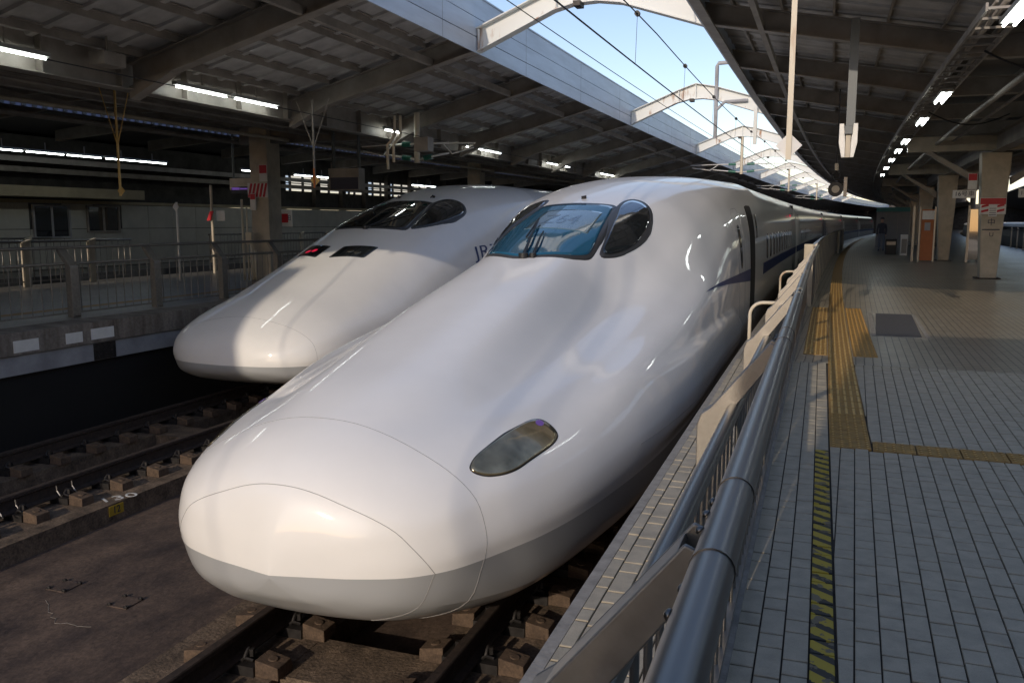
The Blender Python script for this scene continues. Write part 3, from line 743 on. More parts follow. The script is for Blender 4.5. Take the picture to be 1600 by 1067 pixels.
# ------------------------------------------------------------------ glass, lamps, seams and wipers of the two noses
def O3(n, P): return [n.P(*p) for p in P]
def mir(P): return [(-p[0], p[1], p[2]) for p in P][::-1]
def grow(O, k):
    c = sum(O, Vector()) / len(O); return [c + (p - c) * (1 + k / (p - c).length) for p in O]
def nose_details(n, t, B, low, ws, side, seam_ds, glass_front, glass_side, cz):
    cen = n.P(0, 6.0, 1.4)
    # closed outlines (right half given bottom-centre -> corner -> top-centre)
    wsP = ws + mir(ws)[1:-1] if ws[0][0] == 0 else ws
    full = ws + [(-p[0], p[1], p[2]) for p in ws[::-1] if p[0] > 0]
    W0 = rounded(O3(n, full), .10, 3)
    sides = [rounded(O3(n, side), .22, 5), rounded(O3(n, [(-p[0], p[1], p[2]) for p in side]), .22, 5)]
    f = patch(B, grow(W0, .075), .003, cen).build("windscreen_gasket", M_gasket, t, smooth=True)
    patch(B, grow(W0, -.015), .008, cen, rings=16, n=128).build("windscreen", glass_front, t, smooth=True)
    for S in sides:
        patch(B, grow(S, .085), .004, cen).build("side_gasket", M_gasket, t, smooth=True)
        patch(B, grow(S, -.015), .009, cen).build("cab_side_window", glass_side, t, smooth=True)
    return cen
ws1 = [(0, 4.24, 2.37), (.24, 4.36, 2.38), (.43, 4.54, 2.385), (.585, 4.86, 2.39), (.55, 5.4, 2.60), (.51, 5.9, 2.78), (.45, 6.47, 2.925), (.2, 6.43, 2.935), (0, 6.42, 2.937)]
sd1 = [(.66, 5.02, 2.40), (.61, 5.55, 2.60), (.56, 6.1, 2.80), (.50, 6.62, 2.95), (.56, 6.93, 3.0), (.723, 6.90, 2.956), (.87, 6.66, 2.86), (.955, 6.25, 2.70), (.975, 5.85, 2.56), (.905, 5.35, 2.47)]
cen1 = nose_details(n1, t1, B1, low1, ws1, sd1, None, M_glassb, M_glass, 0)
def seam(n, B, t, dfun, cen, below=None, r=.0021, m=None):
    pts = []
    for i in range(-24, 25):
        f = i / 24; d = dfun(abs(f)); up = n.section(d)[1]; k = (1 - abs(f)) * (len(up) - 1); a = int(k); q = up[a] if a == len(up) - 1 else tuple(up[a][c] + (up[a + 1][c] - up[a][c]) * (k - a) for c in (0, 1))
        pts.append(n.P(q[0] * (1 if f > 0 else -1), d, q[1]))
    line_on(B, pts, r, cen).build("panel_seam", m or M_seam, t)
seam(n1, B1, t1, lambda f: .60 + .02 * f, cen1)
seam(n1, B1, t1, lambda f: .125 + .20 * f * f, cen1)
for s_ in (-1, 1):
    line_on(B1, densify([n1.P(s_ * 1.7, d, 1.0 + .02 * sin(d)) for d in ys(2.6, 14, .5)], .2), .0022, n1.P(0, 8, 1)).build("panel_seam", M_seam, t1)
    line_on(B1, densify([n1.P(s_ * 1.7, 11.0, z) for z in ys(.8, 3.1, .2)], .1), .0022, n1.P(0, 11, 1.5)).build("panel_seam", M_seam, t1)
    line_on(B1, densify([n1.P(s_ * 1.7, 5.4, z) for z in ys(.8, 1.0, .1)], .1), .0022, n1.P(0, 5.4, 1.0)).build("panel_seam", M_seam, t1)
# lower parts of the seams on the underside
for (d, ) in ((.62,), (.325,)):
    for s_ in (-1, 1):
        lo = n1.section(d)[0]; pts = [n1.P(s_ * p[0], d - .0, p[1]) for p in lo[6:]] + [n1.P(s_ * n1.section(d)[1][0][0], d, .76)]
        line_on(B1l, pts, .0026, n1.P(0, d + 1, .6)).build("panel_seam", M_seam, t1)
# headlamps: dark rim, brass patch with the bowl's highlights put into its colour
hl = [(.924, .709, 1.258), (.913, .83, 1.307), (.984, 1.193, 1.373), (1.045, 1.50, 1.402), (1.10, 1.60, 1.383), (1.225, 1.57, 1.30), (1.235, 1.44, 1.272), (1.115, .947, 1.199), (1.026, .775, 1.213)]
M_lamp_cover = mat("lamp_cover", (0.80, 0.66, 0.40), 0.17, coat=0.8, coatr=0.0, metal=0.8, col2=(0.22, 0.18, 0.10), nscale=2.6, bump=0.3, bscale=3.0)
for s_ in (1, -1):
    H = rounded(O3(n1, [(s_ * p[0], p[1], p[2]) for p in hl]), .09, 4)
    rim = patch(B1, grow(H, .012), .0025, cen1).build("headlamp", M_rubber, t1, smooth=True)
    patch(B1, H, .006, cen1, rings=10).build("lamp_cover", M_lamp_cover, rim, smooth=True)
    for (x, d, z, r, mm) in ((1.10, 1.53, 1.37, .032, M_screen),):
        p = n1.P(s_ * x, d, z); O = [p + Vector((r * cos(a), r * sin(a) * 1.2, 0)) for a in [2 * pi * i / 16 for i in range(16)]]
        patch(B1, O, .0085, cen1, rings=3, n=16).build("bulb_bowl", mm, rim, smooth=True)
# small dark coupling notch under each nose
for nn, tt, zz_ in ((n1, t1, .29), (n2, t2, .26)):
    O = [nn.P(.42 + .10 * cos(a), .62 + .05 * sin(a), zz_ + .02 * sin(a)) for a in [2 * pi * i / 14 for i in range(14)]]
    bl = bvh_of(lo1 if nn is n1 else lo2); patch(bl, O, .004, nn.P(0, 3, 1.0), rings=2, n=14).build("coupling_notch", M_rubber, tt)
# hood crease lines are part of the shell; roof marker and wiper
g = MB(); p = outward(B1, n1.P(-.02, 6.8, 3.0), 0, cen1); g.dome(p, (0, -.3, 1), .035, 10); g.tube([p + Vector((-.03, 0, .02)), p + Vector((.03, 0, .03))], .012, 6); g.build("roof_marker", M_clip, t1, smooth=True)
g = MB(); b0 = outward(B1, n1.P(.06, 4.24, 2.37), .02, cen1); e0 = outward(B1, n1.P(-.17, 5.42, 2.68), .05, cen1); e1 = outward(B1, n1.P(-.09, 5.05, 2.6), .04, cen1)
g.tube([b0, b0.lerp(e0, .5) + Vector((0, 0, .02)), e0], [.018, .014, .009], 8); b1_ = b0 + Vector((.09, .02, 0)); g.tube([b1_, b1_.lerp(e1 + Vector((.10, 0, 0)), .6) + Vector((0, 0, .02)), e1 + Vector((.10, 0, 0))], [.016, .012, .008], 8)
g.tube([e0 + Vector((-.03, .14, .035)), e0 + Vector((.05, -.55, -.16))], .011, 6)
g.disc(b0, (0, 0, 1), .05, .05, 12); g.disc(b1_, (0, 0, 1), .035, .05, 10); wiper = g.build("wiper", M_rubber, t1, smooth=True, angle=40)
M_grime = mat("wiper_grime", (0.22, 0.15, 0.10), 0.8, noise=0.5, nscale=60)
def snap_text(body, size, m, parent, fn, name, label=None, sx=1.0):
    o = text(name, body, size, m, None, (0, 0, 0), (0, 0, 0), extrude=0); o.scale = (1, 1, 1)
    bm = bmesh.new(); bm.from_mesh(o.data); bmesh.ops.triangulate(bm, faces=bm.faces[:]); bmesh.ops.subdivide_edges(bm, edges=[e for e in bm.edges if e.calc_length() > .04], cuts=2); bm.to_mesh(o.data); bm.free()
    o0 = ORG[parent.name]
    for v in o.data.vertices: v.co = fn(v.co.x * sx, v.co.y) - o0
    o.data.update(); o.parent = parent
    if label: o["label"] = label
    return o
# faint sign seen through the windscreen
M_ghost = mat("sign_behind_glass", (0.10, 0.17, 0.20), 0.15, coat=1.0, coatr=0.0)
M_ghost2 = mat("sign_ink_behind_glass", (0.015, 0.04, 0.06), 0.15, coat=1.0, coatr=0.0)
O = rounded([n1.P(x, d, z) for (x, d, z) in ((-.30, 5.30, 2.63), (-.28, 6.1, 2.85), (.40, 6.1, 2.84), (.44, 5.25, 2.60))], .02, 2)
patch(B1, O, .0095, cen1).build("train_number_board", M_ghost, t1, smooth=True)
snap_text("Z64", .26, M_ghost2, t1, lambda u, v: outward(B1, n1.P(u + .02, 5.66 + v * 2.2, 2.72), .0115, cen1), "train_number", sx=1.0)
# blue arrow on the side
pts = [(1.62, 6.3, 1.985)] + [(1.69, d, 1.985 + (1.93 - 1.985) * (d - 6.3) / 7.7) for d in ys(7, 14, 1)] + [(1.69, d, 1.985 + (1.70 - 1.985) * min(1, (d - 6.3) / 5.6)) for d in ys(14, 7, 1)]
O = [n1.P(*p) for p in pts]
g = MB(); up = []; lo_ = []
for d in ys(6.3, 11.2, .15):
    up.append(outward(B1, n1.P(1.69, d, 1.985 - .055 * (d - 6.3) / 7.7), .004, n1.P(0, d, 1.5))); lo_.append(outward(B1, n1.P(1.69, d, 1.985 - .285 * min(1, (d - 6.3) / 5.8)), .004, n1.P(0, d, 1.5)))
m_ = len(up); g.v = up + lo_; g.f = [[i, m_ + i, m_ + i + 1, i + 1] for i in range(m_ - 1)]; g.m = [0] * len(g.f); g.build("blue_arrow_stripe", M_blue, t1)
# open passenger door, crew door with slit window
def side_panel(n, B, t, d0, d1, z0, z1, m, name, off, rr=.12, parent=None):
    O = rounded([n.P(1.7, d0, z0), n.P(1.7, d0, z1), n.P(1.7, d1, z1), n.P(1.7, d1, z0)], rr, 4)
    O = densify(O, .15, True); return patch(B, O, off, n.P(0, (d0 + d1) / 2, 1.6), rings=6, n=80).build(name, m, parent or t, smooth=True)
side_panel(n1, B1, t1, 11.25, 12.15, 1.1, 3.08, M_void, "open_doorway", .004)  # black patch on the shell; the opening's darkness is its colour
side_panel(n1, B1, t1, 12.5, 12.75, 2.45, 2.90, M_glass, "door_side_window", .004, .04)
cd = side_panel(n1, B1, t1, 9.72, 9.98, 2.02, 2.72, M_gasket, "crew_window", .004, .11)
side_panel(n1, B1, t1, 9.75, 9.95, 2.05, 2.69, M_glass, "pane", .008, .09, cd)
Dd = [n1.P(1.7, 9.45, 1.25), n1.P(1.7, 9.45, 2.85), n1.P(1.7, 9.75, 3.05), n1.P(1.7, 10.15, 3.05), n1.P(1.7, 10.3, 2.9), n1.P(1.7, 10.3, 1.25)]
line_on(B1, densify(Dd, .08), .004, n1.P(0, 10, 1.6)).build("crew_door_seam", M_seam, t1)

# second train -----------------------------------------------------------------
ws2 = [(0, 4.30, 2.60), (.4, 4.36, 2.58), (.74, 4.50, 2.54), (.66, 5.2, 2.80), (.55, 6.08, 3.08), (.25, 6.08, 3.13), (0, 6.08, 3.15)]
sd2 = [(.80, 4.58, 2.54), (.70, 5.4, 2.80), (.60, 6.14, 3.08), (.67, 6.56, 3.165), (.88, 6.66, 3.10), (1.03, 6.58, 2.99), (1.11, 6.38, 2.85), (1.05, 5.7, 2.70), (.95, 5.0, 2.59)]
cen2 = nose_details(n2, t2, B2, low2, ws2, sd2, None, M_glass, M_glass, 0)
seam(n2, B2, t2, lambda f: .50 - .02 * f, n2.P(0, 4, 1.2))
for s_ in (-1, 1):
    Lm = O3(n2, [(s_ * .14, 2.77, 2.09), (s_ * .15, 3.28, 2.26), (s_ * .69, 3.52, 2.25), (s_ * .66, 3.03, 2.08)])
    rim = patch(B2, grow(rounded(Lm, .04, 3), .02), .003, cen2).build("headlamp", M_gasket, t2, smooth=True)
    patch(B2, grow(rounded(Lm, .04, 3), -.01), .007, cen2).build("lamp_cover", M_glass, rim, smooth=True)
    for x in (.36, .50):
        p = n2.P(s_ * x, 3.12, 2.16); O = [p + Vector((.055 * cos(a), .075 * sin(a), 0)) for a in [2 * pi * i / 16 for i in range(16)]]
        patch(B2, O, .0095, cen2, rings=3, n=16).build("tail_bulb" if s_ < 0 else "head_bulb", M_red if s_ < 0 else M_hlback, rim, smooth=True)
g = MB(); b0 = outward(B2, n2.P(.05, 4.22, 2.55), .03, cen2); e0 = outward(B2, n2.P(.52, 5.3, 2.85), .04, cen2)
g.tube([b0, b0.lerp(e0, .5) + Vector((0, 0, .03)), e0], [.016, .012, .008], 6); g.disc(b0, (0, 0, 1), .05, .06, 8); g.build("wiper", M_rubber, t2, smooth=True, angle=40)
for x in (-.40, .40):
    g = MB(); p = outward(B2, n2.P(x, 6.45, 3.2), .01, cen2); g.tube([p + Vector((-.05, 0, 0)), p + Vector((.0, 0, .05)), p + Vector((.06, 0, .02))], .012, 6); g.disc(p + Vector((0, .05, .02)), (0, 0, 1), .03, .05, 8); g.build("roof_marker", M_rubber, t2)
snap_text("6B", .17, M_green, t2, lambda u, v: outward(B2, n2.P(-.52 + u, 5.95 + v, 3.0), .012, cen2), "screen_code")
snap_text("JR700", .42, M_blue, t2, lambda u, v: outward(B2, n2.P(1.7, 6.98 + u, 2.14 + v), .006, n2.P(0, 6.9, 1.9)), "side_logo", sx=2.0)
Dd = [n2.P(1.7, 8.35, 1.3), n2.P(1.7, 8.4, 2.75), n2.P(1.62, 8.7, 3.0), n2.P(1.6, 9.2, 3.05), n2.P(1.6, 9.6, 3.0)]
line_on(B2, densify(Dd, .08), .005, n2.P(0, 9, 1.6)).build("crew_door_seam", M_seam, t2)
side_panel(n2, B2, t2, 8.75, 8.98, 2.3, 2.8, M_seam, "door_handle_recess", .004, .06)
# ------------------------------------------------------------------ railings
def poly_bevel(o, w_=.004):
    md = o.modifiers.new("bevel", 'BEVEL'); md.width = w_; md.segments = 2; md.limit_method = 'ANGLE'; md.angle_limit = R_(40)
def railing(x, s, ya, yb, first_post, step, label, group=None, nbal=12, dense=True, post_w=.095, M=M_steel, rail_r=.026, hoop=False):
    """s=+1: handrail leans to +x; x: plane of the balusters"""
    t = thing("platform_railing", W(x, ya, 0), label, "railing", group)
    hx = x + s * .160
    yy = ys(ya, yb, 1.0)
    g = MB(); g.tube([W(hx, y, 1.10) for y in yy], rail_r, 20); g.build("handrail", M_tube if s > 0 else M_fence2, t, smooth=True, angle=60)
    g = MB(); g.tube([W(x, y, .85) for y in yy], .024, 16); g.build("middle_rail", M_tube if s > 0 else M_fence2, t, smooth=True, angle=60)
    g = MB(); sweep(g, rect(x - .02, x + .02, .05, .075), ya, yb, 1.0); g.build("bottom_rail", M, t)
    posts = []; y = first_post; p0 = None
    pr = [(0, 0), (0, .79), (.014, .828), (.045, .852), (.24, 1.092), (.268, 1.08), (.272, 1.055), (.125, .855), (.110, .83), (.110, 0)]
    while y < yb - .2:
        if p0 is None:
            g = MB(); P = [(s * p[0], p[1]) for p in pr]
            if s < 0: P = P[::-1]
            h = post_w / 2
            g.prism(P, -h, -h + .01); g.prism(P, h - .01, h)
            outer = [(0, .02), (0, .79), (.014, .828), (.045, .852), (.23, 1.079)]
            inn = [(.008, .02), (.008, .788), (.020, .822), (.050, .844), (.233, 1.069)]
            Q = [(s * p[0], p[1]) for p in outer] + [(s * p[0], p[1]) for p in inn[::-1]]
            g.prism(Q, -h + .01, h - .01)
            # front web closes the lower box
            p0 = g.build("post", M, t, local=True); poly_bevel(p0, .003); o = p0
            for yy_ in (-h + .015, h - .015): b = MB(); b.dome((s * .258, yy_, 1.108), (-s * .7, 0, .7), .007, 8); b.build("bolt", M_tube, p0, local=True, smooth=True)
        else:
            o = copy_tree(p0, t)
        o.location = W(x - s * .125, y, 0) - ORG[t.name]; o.rotation_euler = (0, 0, TH(y)); posts.append(y)
        for q in (-.14, .16):
            g = MB(); a = W(hx, y + q, 1.10); g.tube([a, a + Vector((0, .006, 0))], rail_r + .0016, 20); g.build("joint_ring", M_tube if s > 0 else M, t, smooth=True, angle=40)
        y += step
    if nbal:
        b0 = None; y = ya + .1
        while y < yb:
            if all(abs(y - p) > .07 for p in posts):
                if b0 is None: g = MB(); g.tube([(0, 0, .07), (0, 0, .835)], .0085, 8); b0 = g.build("baluster", M, t, local=True, smooth=True, angle=60); o = b0
                else: o = inst(b0, t)
                o.location = W(x, y, 0) - ORG[t.name]
            y += nbal
    return t
rail1 = railing(-.262, 1, .25, 16.3, 1.12, 1.98, "brushed steel railing with bent posts and thick handrail beside the nearest train", nbal=.125)
for k, yb in enumerate((.70, .84, .93, 1.22)):
    g = MB(); p = W(-.262 + .160, yb, 1.10); g.dome(p + Vector((-.0255, 0, -.006 + .010 * (k % 2))), (-1, 0, .2), .0075, 10); g.build("bolt", M_tube, rail1, smooth=True)
rail2 = railing(-11.35, -1, 5.0, 40, 8.80, 1.82, "grey railing along the track edge of the far platform, behind the second train", nbal=.185, post_w=.16, M=M_fence2)
# pale sill under the near railing
g = MB(); sweep(g, rect(-.285, -.228, 0, .018), .2, 16.3, 1.0); g.build("base_sill", M_kerb, rail1)
# second row of railing across the far platform, with flat caps
def flat_rail(x, ya, yb, label, h=1.05, posts=(), step=1.9):
    t = thing("barrier_railing", W(x, ya, 0), label, "railing")
    g = MB(); yy = ys(ya, yb, 1); g.tube([W(x, y, h) for y in yy], .03, 10); g.build("handrail", M_tube, t, smooth=True)
    g = MB(); sweep(g, rect(x - .015, x + .015, .1, .13), ya, yb, 1); g.build("bottom_rail", M_steel, t)
    p0 = None; y = ya + .15
    while y < yb:
        if p0 is None:
            g = MB(); g.box(-.045, .045, -.09, .09, 0, h - .03); g.hexa([(-.05, -.13, h - .03), (.05, -.13, h - .03), (.05, .13, h - .03), (-.05, .13, h - .03), (-.05, -.10, h + .0), (.05, -.10, h + .0), (.05, .16, h + .06), (-.05, .16, h + .06)])
            p0 = g.build("post", M_colp, t, local=True, bevel=.006); o = p0
        else: o = inst(p0, t)
        o.location = W(x, y, 0) - ORG[t.name]; y += step
    b0 = None; y = ya + .05
    while y < yb:
        if b0 is None: g = MB(); g.tube([(0, 0, .12), (0, 0, h - .02)], .009, 6); b0 = g.build("baluster", M_steel, t, local=True, smooth=True); o = b0
        else: o = inst(b0, t)
        o.location = W(x, y, 0) - ORG[t.name]; y += .2
    return t
flat_rail(-17.7, 13.2, 18.5, "short flat-capped railing on the back edge of the far platform")
flat_rail(-21.9, 13.0, 19.7, "dim railing in front of the double window of the cream building")
flat_rail(-21.9, 26.5, 60, "dim railing in front of the cream wall, right of the windows")
# grab hoops standing on the strip outside the railing
def hoop(y, label):
    t = thing("grab_hoop", W(-.62, y, 0), label, "grab rail", "grab hoops between railing and train")
    g = MB(); x = -.62
    pts = [(x, y, 0), (x, y, .62)] + [(x + .12 - .12 * cos(a), y, .62 + .12 * sin(a)) for a in [pi / 2 * i / 6 for i in range(1, 7)]] + [(x + .40, y, .74)]
    g.tube([W(p[0], p[1], p[2]) for p in pts], .017, 10); g.build("bent_tube", M_creampole, t, smooth=True)
    g = MB(); g.tube([W(x + .33, y, 0), W(x + .33, y, .74)], .014, 8); g.build("upright", M_creampole, t, smooth=True)
hoop(8.6, "cream bent-tube hoop beside the railing, the nearer one"); hoop(14.3, "small dark bent-tube hoop beside the railing, farther off")
# screen fence further along the near platform
t = thing("screen_fence", W(-.25, 16.6, 0), "dark solid panel fence with a bright slanted rail, beyond the steel railing", "fence")
g = MB(); g.box(-.34, -.18, 16.40, 16.52, 0, 1.12); g.curve(); g.build("end_post", M_colp, t, bevel=.01)
for i in range(22):
    a = 16.6 + i * 2.0; g = MB(); sweep(g, rect(-.20, -.17, .03, 1.0), a, a + 1.92, 1.0); g.build("panel", M_gasket, t)
    g = MB(); sweep(g, rect(-.25, -.15, 0, 1.04), a + 1.92, a + 2.0, .08); g.build("post", M_colp, t)
    g = MB(); sweep(g, [(-.30, .98), (-.30, 1.02), (-.12, 1.14), (-.12, 1.10)], a, a + 1.9, 1.0); g.build("slanted_rail", M_steel, t)

# ------------------------------------------------------------------ station canopies
def canopy_left():
    t = thing("station_canopy", (-5.9, 0, 3.5), "dark steel canopy over the far platform with pale blue fascia boards", "canopy")
    E0, E1 = (-5.86, 4.46), (-9.7, 3.46)     # underside of the rafters
    sl = (E0[1] - E1[1]) / (E0[0] - E1[0]); zt = lambda x: E0[1] + sl * (x - E0[0])
    r0 = None
    for y in [y_ / 2 for y_ in range(-7, 320, 8)]:   # -3.5 .. every 4 m
        y = y + 2 - 0 if False else y
    yr = [6.5 + 4 * i for i in range(39)]
    for y in yr:
        g = MB()
        for (z0, z1, w_) in ((0, .02, .10), (.02, .33, .012), (.33, .35, .10)):
            g.hexa([(E1[0], -w_, E1[1] + z0), (E0[0], -w_, E0[1] + z0), (E0[0], w_, E0[1] + z0), (E1[0], w_, E1[1] + z0),
                    (E1[0], -w_, E1[1] + z1), (E0[0], -w_, E0[1] + z1), (E0[0], w_, E0[1] + z1), (E1[0], w_, E1[1] + z1)])
        # haunch where it meets the longitudinal girder
        g.hexa([(E1[0], -.10, E1[1] - .16), (E1[0] + .75, -.10, zt(E1[0] + .75) - .012), (E1[0] + .75, .10, zt(E1[0] + .75) - .012), (E1[0], .10, E1[1] - .16), (E1[0], -.10, E1[1]), (E1[0] + .75, -.10, zt(E1[0] + .75)), (E1[0] + .75, .10, zt(E1[0] + .75)), (E1[0], .10, E1[1])])
        if r0 is None: r0 = g.build("rafter", M_beam, t, local=True); o = r0
        else: o = inst(r0, t)
        o.location = W(0, y, 0) - ORG[t.name]; o.rotation_euler = (0, 0, TH(y))
    for i in range(6):
        x = -6.15 - i * .66; z = zt(x) + .35
        g = MB(); sweep(g, [(x - .03, z), (x - .03, z + .02), (x - .012, z + .02), (x - .012, z + .11), (x + .05, z + .11), (x + .05, z + .095), (x + .003, z + .095), (x + .003, z)], 4.5, 120, 4); g.build("purlin", M_beam, t)
    # bracing angle near the edge
    g = MB(); sweep(g, [(-6.75, zt(-6.75) + .02), (-6.75, zt(-6.75) + .14), (-6.70, zt(-6.7) + .14), (-6.70, zt(-6.7) + .02)], 4.5, 100, 4); g.build("edge_tie", M_beam, t)
    s0 = None
    for i in range(0, 124):                # ribbed roof sheets
        y = 4.5 + i * .62
        if y > 52: break
        g = MB(); za, zb = zt(-5.9) + .465, zt(-9.9) + .465
        if s0 is None:
            g.hexa([(-9.9, 0, zb), (-5.9, 0, za), (-5.9, .60, za), (-9.9, .60, zb), (-9.9, 0, zb + .01), (-5.9, 0, za + .01), (-5.9, .60, za + .01), (-9.9, .60, zb + .01)])
            g.hexa([(-9.9, .50, zb - .04), (-5.9, .50, za - .04), (-5.9, .60, za - .04), (-9.9, .60, zb - .04), (-9.9, .48, zb), (-5.9, .48, za), (-5.9, .62, za), (-9.9, .62, zb)])
            s0 = g.build("roof_sheet", M_sheet, t, local=True); o = s0
        else: o = inst(s0, t)
        o.location = W(0, y, 0) - ORG[t.name]; o.rotation_euler = (0, 0, TH(y))
    g = MB(); za, zb = zt(-5.9) + .49, zt(-9.9) + .49; sweep(g, [(-9.9, zb), (-9.9, zb + .02), (-5.88, za + .02), (-5.88, za)], 4.5, 250, 4); g.build("roof_deck", M_roofdk, t)
    # longitudinal girder with stiffeners
    g = MB(); sweep(g, ibeam(-9.75, 3.42, 3.98, .13), 0, 150, 4); g.build("girder", M_beam, t)
    for y in ys(-2, 40, 1.34):
        g = MB(); g.box(-9.74, -9.63, y, y + .02, 3.44, 3.96); g.curve(); g.build("stiffener", M_beam, t)
    # fascia boards
    for (z0, z1) in ((4.42, 4.68), (4.695, 5.0), (5.015, 5.36)):
        g = MB(); sweep(g, rect(-5.86, -5.835, z0, z1), 4.5, 250, 4); g.build("fascia_board", M_fascia, t)
    for y in ys(5, 61, 4):
        g = MB(); g.box(-5.835, -5.832, y, y + .008, 4.43, 5.35); g.curve(); g.build("fascia_seam", M_pale, t)
    g = MB(); sweep(g, rect(-5.90, -5.82, 5.362, 5.39), 4.5, 250, 4); g.build("fascia_capping", M_fascia, t)
    # flat soffit over the platform with joists and pipes
    g = MB(); sweep(g, [(-18.0, 4.95), (-18.0, 5.0), (-14.6, 4.11), (-9.9, 4.11), (-9.9, 4.06), (-14.6, 4.06)], 0, 250, 5); g.build("soffit", M_roofdk, t)
    j0 = None
    for y in ys(-2, 60, 1.0):
        if j0 is None: g = MB(); g.box(-14.6, -9.9, -.04, .04, 3.94, 4.055); g.hexa([(-18, -.04, 4.83), (-14.6, -.04, 3.94), (-14.6, .04, 3.94), (-18, .04, 4.83), (-18, -.04, 4.945), (-14.6, -.04, 4.055), (-14.6, .04, 4.055), (-18, .04, 4.945)]); j0 = g.build("joist", M_beam, t, local=True); o = j0
        else: o = inst(j0, t)
        o.location = W(0, y, 0) - ORG[t.name]
    for x, zb_ in ((-11.2, 3.70), (-12.6, 3.70), (-15.6, 3.97), (-17.2, 4.39)):
        g = MB(); sweep(g, ibeam(x, zb_, zb_ + .23, .07), -12, 120, 4); g.build("longitudinal_beam", M_beam, t)
    for x, z, r, m in ((-10.6, 3.62, .05, M_creampole), (-10.9, 3.72, .03, M_beam), (-13.2, 3.60, .045, M_colp), (-12.0, 3.72, .03, M_beam), (-15.2, 3.66, .06, M_beam)):
        g = MB(); g.tube([W(x, y, z) for y in ys(-5, 80, 4)], r, 8); g.build("pipe", m, t, smooth=True)
    for y in (5.5, 19.5, 33.5, 48, 62, 76):
        g = MB(); g.box(-14.3, -13.75, y - .28, y + .28, 0, 3.95); g.box(-14.32, -13.73, y - .30, y + .30, 0, .12)
        g.curve(); c = g.build("column", M_colp, t, bevel=.02)
        g = MB(); g.box(-14.7, -10, y - .12, y + .12, 3.55, 3.95); g.curve(); g.build("cross_beam", M_beam, t)
    return t
can_l = canopy_left()
def canopy_right():
    t = thing("station_canopy", (3.9, 6, 3.5), "dark steel canopy over the near platform, carried by tapered cream columns", "canopy")
    C0, C1 = (-1.94, 4.62), (2.1, 3.84)
    sl = (C0[1] - C1[1]) / (C0[0] - C1[0]); zt = lambda x: C0[1] + sl * (x - C0[0])
    YS = 10.2
    yr = [10.5 + 4 * i for i in range(35)]
    r0 = None
    for y in yr:
        if r0 is None:
            g = MB()
            for (z0, z1, w_) in ((0, .02, .09), (.02, .31, .011), (.31, .33, .09)):
                g.hexa([(C0[0], -w_, C0[1] + z0), (C1[0], -w_, C1[1] + z0), (C1[0], w_, C1[1] + z0), (C0[0], w_, C0[1] + z0), (C0[0], -w_, C0[1] + z1), (C1[0], -w_, C1[1] + z1), (C1[0], w_, C1[1] + z1), (C0[0], w_, C0[1] + z1)])
                g.hexa([(C1[0], -w_, C1[1] + z0), (6.1, -w_, C1[1] + z0), (6.1, w_, C1[1] + z0), (C1[0], w_, C1[1] + z0), (C1[0], -w_, C1[1] + z1), (6.1, -w_, C1[1] + z1), (6.1, w_, C1[1] + z1), (C1[0], w_, C1[1] + z1)])
                g.hexa([(6.1, -w_, C1[1] + z0), (10.1, -w_, C0[1] + z0), (10.1, w_, C0[1] + z0), (6.1, w_, C1[1] + z0), (6.1, -w_, C1[1] + z1), (10.1, -w_, C0[1] + z1), (10.1, w_, C0[1] + z1), (6.1, w_, C1[1] + z1)])
            r0 = g.build("rafter", M_beam, t, local=True); o = r0
        else: o = inst(r0, t)
        o.location = W(0, y, 0) - ORG[t.name]; o.rotation_euler = (0, 0, TH(y))
    # slanted struts between rafters, a third of the way in
    xs_ = [-1.5, -.75, 0, .75, 1.5, 2.2, 3.2, 4.2, 5.2, 6.2]
    for x in xs_:
        z = (zt(x) if x < 2.1 else C1[1]) + .33
        g = MB(); sweep(g, [(x - .03, z), (x - .03, z + .02), (x - .01, z + .02), (x - .01, z + .10), (x + .05, z + .10), (x + .05, z + .085), (x + .004, z + .085), (x + .004, z)], YS, 130, 4); g.build("purlin", M_beam, t)
    s0 = None; i = 0
    while YS + i * .62 < 56:
        y = YS + i * .62; i += 1
        if s0 is None:
            g = MB(); za, zb = zt(-1.93) + .435, C1[1] + .435
            g.hexa([(-1.93, 0, za), (2.1, 0, zb), (2.1, .60, zb), (-1.93, .60, za), (-1.93, 0, za + .01), (2.1, 0, zb + .01), (2.1, .60, zb + .01), (-1.93, .60, za + .01)])
            g.hexa([(-1.93, .50, za - .035), (2.1, .50, zb - .035), (2.1, .60, zb - .035), (-1.93, .60, za - .035), (-1.93, .48, za), (2.1, .48, zb), (2.1, .62, zb), (-1.93, .62, za)])
            s0 = g.build("roof_sheet", M_sheet, t, local=True); o = s0
        else: o = inst(s0, t)
        o.location = W(0, y, 0) - ORG[t.name]; o.rotation_euler = (0, 0, TH(y))
    g = MB(); za, zb = zt(-1.93) + .47, C1[1] + .47
    sweep(g, [(-1.93, za), (-1.93, za + .02), (2.1, zb + .02), (6.1, zb + .02), (10.1, za + .02), (10.1, za), (6.1, zb), (2.1, zb)], YS, 250, 4); g.build("roof_deck", M_roofdk, t)
    for (z0, z1) in ((4.60, 4.80), (4.81, 5.15)):
        g = MB(); sweep(g, rect(-1.975, -1.945, z0, z1), YS, 250, 4); g.build("fascia_board", M_fascia, t)
    g = MB(); sweep(g, [(-1.94, 4.585), (-1.94, 4.62), (-1.78, 4.60), (-1.78, 4.565)], YS, 200, 4); g.build("edge_trim", M_beam, t)
    g = MB(); sweep(g, rect(-1.10, -1.02, zt(-1.06) - .01, zt(-1.06) + .10), YS, 150, 4); g.build("edge_tie", M_beam, t)
    # cable rack under the rafters
    for x in (1.45, 1.85):
        g = MB(); sweep(g, rect(x, x + .025, 3.62, 3.70), YS, 120, 4); g.build("rack_rail", M_beam, t)
    q0 = None
